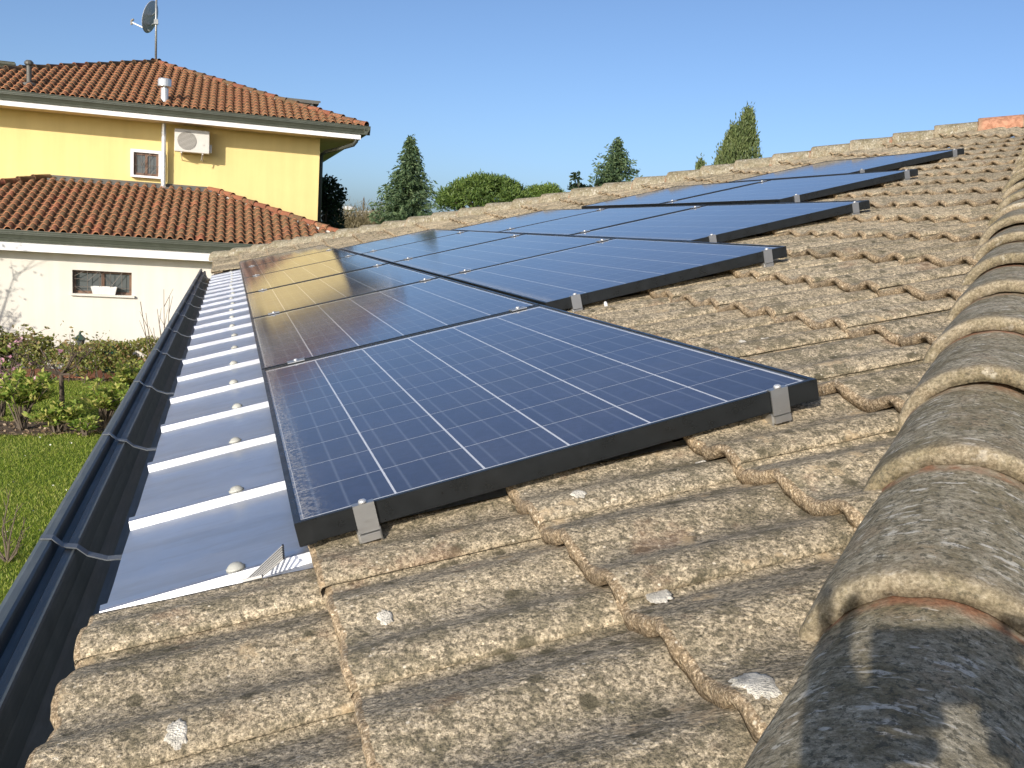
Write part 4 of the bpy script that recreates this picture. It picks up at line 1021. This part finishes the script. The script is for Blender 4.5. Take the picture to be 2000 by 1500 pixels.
# cypresses
def cypress(label, px, py, d, wpx, seed, lean):
    rs = np.random.default_rng(seed); top = at_depth(px, py, d); base = ground_under(top) - Vector((lean * top.z * .1, 0, 0)); H = top.z; W = wpx / FPX * d * .5
    t = thing('cypress_tree', label, 'tree', base, group='cypresses on the right'); m = MB(); m.tube([base, base.lerp(top, .9)], [.16, .03], 8); wbuild(m, 'trunk', M_BARK, t)
    P = []; D = []; S = []
    for i in range(520):
        f = rs.uniform(.02, .97) ; a = rs.uniform(0, 2 * np.pi); r = W * (np.sin(np.pi * min(f * .62 + .30, 1)) ** .8) * rs.uniform(.45, 1.0)
        r = W * min((1 - f) * 3.0, 1) ** .9 * rs.uniform(.3, 1.0)
        c = base.lerp(top, f); cc = np.array((c.x + r * np.cos(a), c.y + r * np.sin(a), c.z)); k = 60
        u = rs.normal(size=(k, 3)) * np.array([.11, .11, .26]); u[:, 2] += .1; P.append(cc + u); d_ = rs.normal(size=(k, 3)) * .35; d_[:, 2] += 1; d_[:, 0] += np.cos(a) * .3; d_[:, 1] += np.sin(a) * .3; D.append(d_); S.append(rs.uniform(.14, .32, k))
    leaf_obj('crown', L_CYP, t, np.concatenate(P), np.concatenate(S), np.concatenate(D), .3)
cypress('tallest narrow cypress above the ridge tiles', 1462, 216, 55, 96, 31, .45)
cypress('shorter cypress leaning behind the tallest one', 1436, 250, 56, 84, 32, .9)
cypress('tip of a far cypress just showing above the ridge', 1368, 319, 62, 22, 33, .0)
# dark evergreen beside the yellow house
rs = np.random.default_rng(41); c0 = at_depth(637, 405, 27)
cl = []
for _ in range(60):
    f = rs.uniform(0, 1); z = .3 + 4.0 * f; w_ = .62 * np.sin(np.pi * min(.18 + .75 * (1 - f), 1)) ** .7
    a = rs.uniform(0, 6.28); r = w_ * np.sqrt(rs.uniform()); cl.append(((c0.x + .05 + r * np.cos(a), c0.y + r * np.sin(a), z), rs.uniform(.16, .30)))
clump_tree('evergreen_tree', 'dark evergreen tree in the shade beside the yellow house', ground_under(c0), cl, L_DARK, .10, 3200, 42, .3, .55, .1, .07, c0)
# far background: water tower, grey building, bare poplars, scrub
p = at_depth(683, 404, 330); tw = thing('water_tower', 'pale saucer-topped water tower far away beside the dark evergreen', 'water tower', ground_under(p)); k = 330 / FPX
m = MB(); m.lathe([(2.6 * k, 0), (2.6 * k, 1), (2.3 * k, p.z - 14 * k), (3.2 * k, p.z - 12 * k)], 20, M=Matrix.Translation(ground_under(p))); wbuild(m, 'shaft', M_TOWER, tw)
m = MB(); m.lathe([(3.2 * k, -13 * k), (5 * k, -9 * k), (13.5 * k, -6 * k), (14 * k, -3 * k), (11 * k, 0), (1, 1 * k)], 28, M=Matrix.Translation(p)); wbuild(m, 'tank', M_TOWER, tw)
p = at_depth(731, 414, 150); bl = thing('concrete_building', 'flat-roofed grey concrete building far away left of the spruce', 'building', ground_under(p)); k = 150 / FPX
m = MB(); m.box(p.x - 16 * k, p.x + 60 * k, p.y, p.y + 12, 0, p.z - .15); wbuild(m, 'wall', M_CONC, bl)
m = MB(); m.box(p.x - 17 * k, p.x + 61 * k, p.y - .2, p.y + 12.2, p.z - .15, p.z + .1); wbuild(m, 'roof', M_CONC, bl)
for i in range(3):
    m = MB(); x = p.x + (-6 + 18 * i) * k; m.box(x, x + 8 * k, p.y - .06, p.y - .01, p.z - 28 * k, p.z - 17 * k); wbuild(m, 'window', M_GLASS, bl)
def poplar(label, px, py, d, seed, wpx):
    rs = np.random.default_rng(seed); top = at_depth(px, py, d); base = ground_under(top); t = thing('bare_poplar', label, 'tree', base, group='bare poplars on the horizon')
    m = MB(); m.tube([base, top], [.35, .05], 6); wbuild(m, 'trunk', M_TWIG, t); W = wpx / FPX * d * .5; m = MB()
    for i in range(110):
        f = rs.uniform(.1, .95); a = rs.uniform(0, 6.28); c = base.lerp(top, f); L = top.z * .16 * (1.1 - f); r = W * min(1, (1.05 - f) * 2.2)
        m.tube([c, c + Vector((r * .6 * np.cos(a), r * .6 * np.sin(a), L * .5)), c + Vector((r * np.cos(a), r * np.sin(a), L * 1.3))], [.06, .04, .02], 3, cap=False)
    wbuild(m, 'crown', M_TWIG, t)
poplar('bare brown poplar on the horizon, taller of the two', 711, 384, 190, 51, 12); poplar('bare brown poplar on the horizon, shorter, next to the spruce', 742, 402, 230, 52, 10)
rs = np.random.default_rng(61); P = []
for i in range(26):
    q = at_depth(660 + 90 * i / 25 + rs.normal() * 3, 428 + rs.normal() * 4, 120); P.append((tuple(q - Vector((0, 0, .8))), rs.uniform(.8, 1.7)))
sc = None
rsP = np.concatenate([np.array(c) + rs.normal(size=(420, 3)) * np.array([r * .6, r * .6, r * .75]) for c, r in P]); low = rsP.copy(); low[:, 2] *= .45
allp = np.concatenate([rsP, low]); dd = rs.normal(size=(len(allp), 3)) * .5; dd[:, 2] += 1
leaf_obj('far_scrub', L_SCRUB, None, allp, rs.uniform(.3, .9, len(allp)), dd, .10, kind='stuff', label='olive brown winter scrub on the horizon', cat='scrub')

# ------------------------------------------------------------------ garden between the houses
m = MB(); N_ = 40; xs = np.linspace(-9, .2, N_ + 1)
def soil_y(x, e): return (12.15 if e == 0 else 13.05) + .28 * mnoise.noise(Vector((x * .9, e * 3, 0))) - (.10 if e == 0 else 0) * x * 0
m.add([(x, soil_y(x, 0), .006) for x in xs] + [(x, soil_y(x, 1), .006) for x in xs], [(i, i + 1, N_ + 2 + i, N_ + 1 + i) for i in range(N_)]); build(m, 'planting_bed', M_SOIL, kind='structure')
m = MB(); m.box(-9, 3.5, 16.55, 17.60, -.05, .045); pv = build(m, 'pavement', M_SOIL, kind='structure')
pm = MB(); pm.box(0, .292, 0, .292, 0, .012); pvm = pm.mesh('paving_tile', [M_PAVE])
for i in range(13):
    for j in range(3): link('paving_tile', pvm, pv, Matrix.Translation((-4.6 + i * .3 + random.uniform(-.002, .002), 16.60 + j * .3, .045)))
m = MB(); m.box(-9, -4.61, 16.6, 17.49, .046, .056); m.box(-.69, 3.4, 16.6, 17.49, .046, .056); wbuild(m, 'paving_field', M_PAVE, pv, kind='stuff')
# hedge
hd_ = thing('hedge', 'trimmed olive green hedge in front of the cream wall', 'hedge', (-2.6, 16.3, 0)); rs = np.random.default_rng(71); P = []
n = 19000; X = rs.uniform(-6.2, .3, n); Yh = 16.28 + rs.normal(size=n) * .16; top = .76 + .05 * np.sin(X * 3.1) + .04 * np.sin(X * 7.7) + .015 * rs.normal(size=n); Zh = top - (rs.uniform(size=n) ** 1.2) * .50
keep = np.array([mnoise.noise(Vector((x * 3.2, z * 4.5, 5))) for x, z in zip(X, Zh)]) > -.42
leaf_obj('foliage', L_HEDGE, hd_, np.stack([X, Yh, Zh], 1)[keep], rs.uniform(.040, .085, n)[keep], rs.normal(size=(n, 3))[keep], .55)
m = MB()
for i in range(75):
    x = rs.uniform(-6.1, .2); y = 16.28 + rs.normal() * .08; b = Vector((x, y, 0)); k = b + Vector((rs.normal() * .05, rs.normal() * .04, .30))
    m.tube([b, k, k + Vector((rs.normal() * .14, rs.normal() * .06, .35))], [.013, .010, .004], 5, cap=False); m.tube([k, k + Vector((rs.normal() * .16, rs.normal() * .06, .28))], [.008, .003], 4, cap=False)
wbuild(m, 'stems', M_TWIG, hd_)
# taller bush at the left end
def shrub(name, label, base, H, W, mat, n, leaf, seed, stems=14, aspect=.42, bare=.0, whorl=6, group=None, cat='shrub', lo=.15):
    rs = np.random.default_rng(seed); t = thing(name, label, cat, base, group); m = MB(); tips = []
    for i in range(stems):
        a = rs.uniform(0, 6.28); r = W * np.sqrt(rs.uniform()); p1 = base + Vector((r * .4 * np.cos(a), r * .4 * np.sin(a), H * .45)); p2 = base + Vector((r * np.cos(a), r * np.sin(a), H * rs.uniform(.55, 1.0)))
        m.tube([base + Vector((rs.normal() * .03, rs.normal() * .03, 0)), p1, p2], [.016, .011, .004], 5, cap=False); tips += [(p1.lerp(p2, f)) for f in (.25, .5, .75, 1)]
        for _ in range(4):
            s0 = p1.lerp(p2, rs.uniform(0, .9)); e = s0 + Vector((rs.normal() * W * .35, rs.normal() * W * .35, abs(rs.normal()) * H * .14)); m.tube([s0, e], [.006, .002], 4, cap=False); tips.append(e); tips.append(s0.lerp(e, .5))
    wbuild(m, 'stems', M_TWIG, t)
    if n:
        T = np.array([tuple(q) for q in tips]); T = T[T[:, 2] > H * lo]; idx = rs.integers(0, len(T), n // whorl); P = []; D = []
        for i in idx:
            for _ in range(whorl):
                d = rs.normal(size=3); d[2] = abs(d[2]) * .5 + .1; d /= np.linalg.norm(d); P.append(T[i] + d * leaf * .5 + rs.normal(size=3) * leaf * .15); D.append(d)
        leaf_obj('foliage', mat, t, P, rs.uniform(leaf * .7, leaf * 1.25, len(P)), np.array(D), aspect)
    return t
shrub('tall_bush', 'taller olive bush rising above the hedge at the left edge', Vector((-3.75, 16.1, 0)), 1.0, .5, L_HEDGE, 2600, .06, 81)
LG = 'leafy shrubs in the planting bed'
def laurel(px, py, label, H, W, n, seed): shrub('laurel_shrub', label, at_z(px, py), H, W, L_LAUREL, int(n * 1.7), .092, seed, 16, .42, group=LG, lo=.04)
laurel(40, 840, 'largest yellow-green leafy shrub at the left edge of the garden', .78, .42, 1150, 91)
laurel(112, 846, 'low yellow-green shrub in the middle of the planting bed', .36, .26, 520, 92)
laurel(205, 834, 'yellow-green shrub nearest the gutter', .62, .34, 820, 93)
laurel(165, 852, 'smallest leafy tuft low in the planting bed', .22, .18, 160, 94)
laurel(262, 800, 'leafy shrub partly hidden by the gutter', .75, .35, 700, 95)
# blossoming bush
fb = shrub('blossom_bush', 'bush with pink blossom at the left edge', at_z(2, 815), .95, .40, L_LAUREL, 220, .07, 101, 16)
rs = np.random.default_rng(102); cb = at_z(2, 815); P = []
for i in range(70):
    c = np.array((cb.x + rs.normal() * .22, cb.y + rs.normal() * .2, .45 + abs(rs.normal()) * .28)); P.append(c + rs.normal(size=(7, 3)) * .018)
leaf_obj('blossom', L_PINK, fb, np.concatenate(P), rs.uniform(.035, .065, 490), None, .75)
# small garden tree with a forked trunk in the shade of the hedge
tb = at_z(120, 812); gt = thing('garden_tree', 'small tree with a dark forked trunk in front of the hedge', 'tree', tb); rs = np.random.default_rng(111); m = MB()
fk = tb + Vector((0, 0, .62)); m.tube([tb, tb + Vector((.01, 0, .3)), fk], [.045, .036, .03], 8); tips = []
for i in range(11):
    a = rs.uniform(0, 6.28); r = rs.uniform(.25, .62); e = fk + Vector((r * np.cos(a), r * np.sin(a) * .7, rs.uniform(.12, .45))); mid = fk.lerp(e, .5) + Vector((0, 0, -.04)); m.tube([fk, mid, e], [.02, .013, .005], 6, cap=False); tips += [mid, e]
    for _ in range(4): e2 = e + Vector((rs.normal() * .14, rs.normal() * .12, abs(rs.normal()) * .12)); m.tube([mid.lerp(e, .6), e2], [.007, .002], 4, cap=False); tips.append(e2)
wbuild(m, 'trunk', M_BARK, gt); T = np.array([tuple(q) for q in tips]); P = T[rs.integers(0, len(T), 420)] + rs.normal(size=(420, 3)) * .07
leaf_obj('crown', L_HEDGE, gt, P, rs.uniform(.035, .07, 420), None, .5)
# bare saplings / twigs
def bare(name, label, base, tips, seed, r=.011):
    rs = np.random.default_rng(seed); m = MB()
    for e in tips:
        mid = base.lerp(e, .55) + Vector((rs.normal() * .05, rs.normal() * .05, -.06)); m.tube([base, mid, e], [r, r * .7, r * .3], 6, cap=False)
        for f in (.45, .62, .78, .9):
            q = (mid.lerp(e, (f - .55) / .45) if f > .55 else base.lerp(mid, f / .55)); m.tube([q, q + (e - base) * .10 + Vector((rs.normal() * .05, rs.normal() * .04, .03))], [r * .4, r * .15], 4, cap=False)
    return build(m, name, M_TWIG, label=label, cat='sapling')
d_ = 12.0; bb = ground_under(at_depth(330, 720, d_))
bare('bare_sapling', 'bare thin branches rising behind the gutter against the cream wall', bb, [at_depth(320, 565, d_), at_depth(331, 580, d_), at_depth(307, 603, d_), at_depth(274, 590, d_), at_depth(285, 611, d_), at_depth(300, 640, d_), at_depth(312, 636, d_)], 121)
b2 = at_z(15, 1100); bare('bare_shrub', 'bare brown twiggy shrub on the lawn at the left edge', b2, [at_depth(20, 958, 8.2), at_depth(50, 1012, 8.1), at_depth(-10, 985, 8.3), at_depth(35, 985, 8.0), at_depth(5, 1010, 8.0), at_depth(45, 1040, 7.9), at_depth(-20, 1030, 8.0)], 123, .010)
# garden lantern and green cabinet
gl_ = Vector((-2.66, 16.75, 0)); lp = thing('garden_lantern', 'green iron lantern post poking above the hedge', 'lantern', gl_); k = .84
m = MB(); m.lathe([(.09, .05), (.07, .09), (.035, .12), (.03, .5), (.045, .52), (.045, .55)], 12, M=Matrix.Translation(gl_)); wbuild(m, 'post', M_GREENLAMP, lp)
m = MB(); m.lathe([(.05, .55), (.085, .72), (.08, .73)], 6, M=Matrix.Translation(gl_)); wbuild(m, 'lamp_glass', M_GLASS, lp)
m = MB(); m.lathe([(.115, .73), (.10, .75), (.055, .79), (.03, .815), (.018, .83), (.022, .845), (.018, .865), (.004, .875)], 8, M=Matrix.Translation(gl_)); wbuild(m, 'cap', M_GREENLAMP, lp)
gb = Vector((-2.22, 17.2, .057)); bx_ = thing('green_cabinet', 'bright green metal cabinet against the cream wall behind the hedge', 'cabinet', gb)
m = MB(); m.box(gb.x - .13, gb.x + .13, gb.y, gb.y + .2, gb.z, gb.z + .52); wbuild(m, 'body', M_GREENP, bx_, bevel=.006)
for i in range(5):
    m = MB(); x = gb.x - .10 + .05 * i; m.box(x - .012, x + .012, gb.y - .012, gb.y - .001, gb.z + .04, gb.z + .46); wbuild(m, 'slat', M_GREENP, bx_)
# bare tree outside the frame on the left; only its shadow shows on the cream wall
tb = Vector((-6.45, 15.3, 0)); bt = thing('bare_tree', 'bare garden tree left of the frame casting a shadow on the cream wall', 'tree', tb); rs = np.random.default_rng(131); m = MB()
m.tube([tb, tb + Vector((.05, 0, .9)), tb + Vector((.02, 0, 1.5))], [.10, .08, .07], 8); P = []
for i in range(16):
    a = rs.uniform(0, 6.28); e = tb + Vector((rs.uniform(.2, .65) * np.cos(a), rs.uniform(.2, .65) * np.sin(a), rs.uniform(2.0, 3.6))); s0 = tb + Vector((0, 0, rs.uniform(1.1, 1.6))); mid = s0.lerp(e, .5); m.tube([s0, mid, e], [.035, .022, .006], 5, cap=False)
    for _ in range(9): q = s0.lerp(e, rs.uniform(.3, 1)); e2 = q + Vector((rs.normal() * .22, rs.normal() * .22, abs(rs.normal()) * .3)); m.tube([q, e2], [.010, .003], 4, cap=False); P.append(np.array(tuple(q.lerp(e2, .7))) + rs.normal(size=(6, 3)) * .09)
wbuild(m, 'trunk', M_BARK, bt); P = np.concatenate(P); leaf_obj('crown', L_HEDGE, bt, P, rs.uniform(.04, .09, len(P)), None, .5)
# lawn grass
rs = np.random.default_rng(141); n = 230000; X = np.concatenate([rs.uniform(-4.6, -.2, 150000), rs.uniform(-12, -.4, n - 150000)]); Yg = np.concatenate([5.5 + 11 * rs.uniform(size=150000) ** 1.15, rs.uniform(-3, 16.5, n - 150000)])
gxs = np.linspace(-12, -.2, 300); e0 = np.interp(X, gxs, [soil_y(float(x), 0) for x in gxs]); e1 = np.interp(X, gxs, [soil_y(float(x), 1) for x in gxs])
ok = ((Yg < e0 + rs.normal(size=n) * .04) | (Yg > e1 + rs.normal(size=n) * .05)) & (Yg < 16.5)
h = rs.uniform(.02, .048, n); D = rs.normal(size=(n, 3)) * .45; D[:, 2] = 1
leaf_obj('lawn_grass', L_GRASS, None, np.stack([X, Yg, h * .45], 1)[ok], h[ok], D[ok], .16, kind='stuff', label='short sunlit lawn grass below the gutter', cat='grass')
n = 70; X = rs.uniform(-3.6, -.6, n); Yg = rs.uniform(6, 12.3, n)
leaf_obj('clover_flowers', plain('daisy_white', (.7, .7, .62), .8), None, np.stack([X, Yg, np.full(n, .05)], 1), rs.uniform(.015, .03, n), None, .9, kind='stuff', label='tiny white flowers scattered in the lawn', cat='flowers')
# leaf litter on the bed
n = 1400; X = rs.uniform(-4.2, -.3, n); Yg = rs.uniform(11.95, 13.1, n); leaf_obj('leaf_litter', leafmat('dry_leaves', [(.12, .08, .05), (.22, .15, .09), (.34, .26, .17)], .1), None, np.stack([X, Yg, rs.uniform(.01, .03, n)], 1), rs.uniform(.03, .06, n), rs.normal(size=(n, 3)) * np.array([1, 1, .25]), .6, kind='stuff', label='dry leaves and twigs on the planting bed', cat='leaves')

# ------------------------------------------------------------------ the photographer on a ladder (outside the frame; the shadow falls on the ridge)
def K(x, y, z): return CAM + cx * x + cu * y - cf * z
fwd = Vector((cf.x, cf.y, 0)).normalized(); rgt = Vector((fwd.y, -fwd.x, 0))
hc = CAM - fwd * .37 + rgt * .03 + Vector((0, 0, .02))       # head centre
per = thing('person', 'person in dark jacket holding up a phone, shadow falling on the ridge', 'person', (hc.x - .02, hc.y - .45, 1.46))
sv = []; se = []; sr = []
def J_(p, r, par=None):
    sv.append(tuple(p)); sr.append(r)
    if par is not None: se.append((par, len(sv) - 1))
    return len(sv) - 1
pel = J_(hc - fwd * .24 + Vector((0, 0, -.72)), .135); bel = J_(hc - fwd * .18 + Vector((0, 0, -.56)), .125, pel); che = J_(hc - fwd * .12 + Vector((0, 0, -.36)), .14, bel); upc = J_(hc - fwd * .08 + Vector((0, 0, -.235)), .10, che)
nk = J_(hc - fwd * .05 + Vector((0, 0, -.15)), .055, upc); J_(hc - fwd * .02 + Vector((0, 0, -.05)), .06, nk)
def arm(side, wrist, palm, fingers, elbow):
    sh = J_(hc - fwd * .09 + rgt * (.185 * side) + Vector((0, 0, -.25)), .062, upc); el = J_(elbow, .044, sh); fa_ = J_(elbow.lerp(wrist, .35), .043, el); wr = J_(wrist, .033, fa_); pa = J_(palm, .034, wr)
    for chain in fingers:
        p = pa
        for q, r in chain: p = J_(q, r, p)
    return wr
F9 = .0088
armL = arm(-1, K(-.040, -.125, .055), K(-.060, -.045, .030), [
    [(K(-.047, -.005, .016), F9 * 1.1), (K(-.040, .030, .010), F9), (K(-.030, .052, .010), F9 * .85)],
    [(K(-.066, -.002, .018), F9 * 1.1), (K(-.066, .038, .010), F9), (K(-.062, .062, .010), F9 * .85)],
    [(K(-.042, -.050, .016), F9 * 1.3), (K(.002, -.060, .010), F9 * 1.2), (K(.048, -.061, .010), F9 * 1.1)],
    [(K(-.046, -.072, .020), F9 * 1.3), (K(-.004, -.081, .014), F9 * 1.2), (K(.040, -.080, .012), F9 * 1.1)],
    [(K(-.040, -.052, .030), F9 * 1.2), (K(-.018, -.036, .026), F9), (K(.002, -.024, .022), F9 * .85)]], hc + Vector((0, 0, -.46)) - rgt * .30 + fwd * .06)
armR = arm(1, K(.205, -.125, .060), K(.175, -.062, .030), [
    [(K(.165, -.020, .018), F9 * 1.1), (K(.140, .014, .010), F9), (K(.112, .022, .008), F9 * .85)],
    [(K(.160, -.026, .004), F9), (K(.135, -.010, -.003), F9), (K(.116, -.006, -.001), F9 * .85)],
    [(K(.158, -.058, .016), F9 * 1.3), (K(.118, -.064, .010), F9 * 1.2), (K(.074, -.062, .010), F9 * 1.1)],
    [(K(.160, -.084, .020), F9 * 1.3), (K(.120, -.083, .014), F9 * 1.2), (K(.076, -.080, .012), F9 * 1.1)],
    [(K(.160, -.070, .032), F9 * 1.2), (K(.134, -.046, .028), F9), (K(.110, -.030, .022), F9 * .85)]], hc + Vector((0, 0, -.46)) + rgt * .30 + fwd * .06)
fz_ = 1.475
for sd_ in (-1, 1):
    hp = J_(hc - fwd * .25 + rgt * (.10 * sd_) + Vector((0, 0, -.80)), .095, pel); kn = J_(Vector((hc.x - .10 + .02 * sd_, hc.y - .36, fz_ + .50)) + rgt * (.09 * sd_), .062, hp); cf_ = J_(Vector((hc.x - .02, hc.y - .42, fz_ + .30)) + rgt * (.09 * sd_), .058, kn)
    an = J_(Vector((hc.x - .02, hc.y - .46, fz_ + .09)) + rgt * (.09 * sd_), .040, cf_); ft = J_(Vector((hc.x + .0, hc.y - .36, fz_ + .035)) + rgt * (.09 * sd_), .036, an); J_(Vector((hc.x + .0, hc.y - .28, fz_ + .03)) + rgt * (.09 * sd_), .028, ft)
me = bpy.data.meshes.new('skeleton'); me.from_pydata(sv, se, []); so = bpy.data.objects.new('skeleton', me); COL.objects.link(so)
sk = so.modifiers.new('skin', 'SKIN'); sk.use_smooth_shade = True; so.modifiers.new('sub', 'SUBSURF').levels = 2
for i, d in enumerate(me.skin_vertices[0].data): d.radius = (sr[i], sr[i]); d.use_root = (i == 0)
dg = bpy.context.evaluated_depsgraph_get(); ev = bpy.data.meshes.new_from_object(so.evaluated_get(dg)); bpy.data.objects.remove(so, do_unlink=True)
mb = MB(); wl, wr_ = Vector(sv[armL]), Vector(sv[armR])
mb.v = [tuple(v.co) for v in ev.vertices]
for p in ev.polygons:
    c = p.center; mi = 1
    if min((c - wl).length, (c - K(-.05, -.02, .01)).length) < .085 or (c - wl).length < .02 or min((c - wr_).length, (c - K(.15, -.03, .01)).length) < .085: mi = 0
    elif c.z > hc.z - .155 and (c - hc).length < .22: mi = 0
    elif c.z < hc.z - .74: mi = 3 if c.z < fz_ + .10 else 2
    mb.f.append(tuple(p.vertices)); mb.m.append(mi)
# head: shaped ellipsoid with brow, nose, mouth, chin, ears and eyes
def headp(a, b):
    d = Vector((math.cos(b) * math.sin(a), math.cos(b) * math.cos(a), math.sin(b))); r = Vector((.074 * d.x, .094 * d.y, .115 * d.z))
    front = max(d.y, 0)
    if d.z < -.2: r.x *= 1 - .25 * (-d.z - .2)
    nose = math.exp(-((d.x / .16) ** 2 + ((d.z + .12) / .22) ** 2)) * front; r.y += .020 * nose
    for sx in (-1, 1): r.y -= .009 * math.exp(-(((d.x - sx * .36) / .17) ** 2 + ((d.z - .03) / .12) ** 2)) * front
    r.y += .006 * math.exp(-((d.x / .3) ** 2 + ((d.z + .48) / .07) ** 2)) * front + .008 * math.exp(-((d.x / .25) ** 2 + ((d.z + .80) / .15) ** 2)) * front
    return r
def hw(r): return hc + rgt * r.x + fwd * r.y + Vector((0, 0, r.z))
na_, nb_ = 40, 26; V = []; F = []
for j in range(nb_ + 1):
    for i in range(na_): V.append(hw(headp(2 * math.pi * i / na_, -math.pi / 2 + math.pi * j / nb_)))
for j in range(nb_):
    for i in range(na_): F.append((j * na_ + i, j * na_ + (i + 1) % na_, (j + 1) * na_ + (i + 1) % na_, (j + 1) * na_ + i))
mb.add(V, F, 0)
for sx in (-1, 1): mb.tube([hw(Vector((.071 * sx, -.012, -.03))), hw(Vector((.080 * sx, -.018, .0))), hw(Vector((.077 * sx, -.022, .028)))], [.010, .014, .009], 8, 0)
body = wbuild(mb, 'body', [M_SKIN, M_JACKET, M_JEANS, M_BLACKP], per, smooth=True)
m = MB(); V = []; F = []
for j in range(15):
    for i in range(na_):
        a = 2 * math.pi * i / na_; lo = .30 + .55 * max(math.cos(a), 0) - .75 * max(-math.cos(a), 0); b = lo + (math.pi / 2 - lo) * j / 14; r = headp(a, b); n_ = 1 + (.10 if j else .02) + .02 * mnoise.noise(Vector((i * .7, j * .6, 3))); V.append(hw(r * n_))
for j in range(14):
    for i in range(na_): F.append((j * na_ + i, j * na_ + (i + 1) % na_, (j + 1) * na_ + (i + 1) % na_, (j + 1) * na_ + i))
m.add(V, F); wbuild(m, 'hair', M_HAIR, per, smooth=True)
for sx in (-1, 1):
    m = MB(); m.lathe([(.001, -.011), (.008, -.008), (.011, 0), (.008, .008), (.001, .011)], 12, M=Matrix.Translation(hw(Vector((.029 * sx, .073, .004))))); wbuild(m, 'eye', M_WHITEP, per, smooth=True)
# phone
Mph = Matrix(((cx.x, cu.x, -cf.x, CAM.x), (cx.y, cu.y, -cf.y, CAM.y), (cx.z, cu.z, -cf.z, CAM.z), (0, 0, 0, 1))) @ Matrix.Translation((.055, -.020, .008))
ph = thing('phone', 'dark phone held up sideways in both hands of the photographer', 'phone', M=Mph)
m = MB(); m.box(-.069, .069, -.033, .033, -.0035, .0038); build(m, 'case', M_BLACKP, ph, Mph, bevel=.002)
m = MB(); m.box(-.055, .055, -.029, .029, .0040, .0044); build(m, 'screen', M_GLASS, ph, Mph)
# ladder
lx = hc.x - .02; l0 = Vector((lx, hc.y - .90, 0)); l1 = Vector((lx, hc.y + .08, 3.0))
ld = thing('ladder', 'aluminium ladder leaning on the near eave under the photographer', 'ladder', l0)
for sd_ in (-1, 1):
    m = MB(); m.tube([l0 + Vector((.2 * sd_, 0, 0)), l1.lerp(l0, .14) + Vector((.2 * sd_, 0, 0))], .024, 8); wbuild(m, 'rail', M_CLAMP, ld)
for i in range(9):
    q = l0.lerp(l1, (.14 + .30 * i) / 3.16)
    m = MB(); m.tube([q + Vector((-.2, 0, 0)), q + Vector((.2, 0, 0))], .016, 8); wbuild(m, 'rung', M_CLAMP, ld)
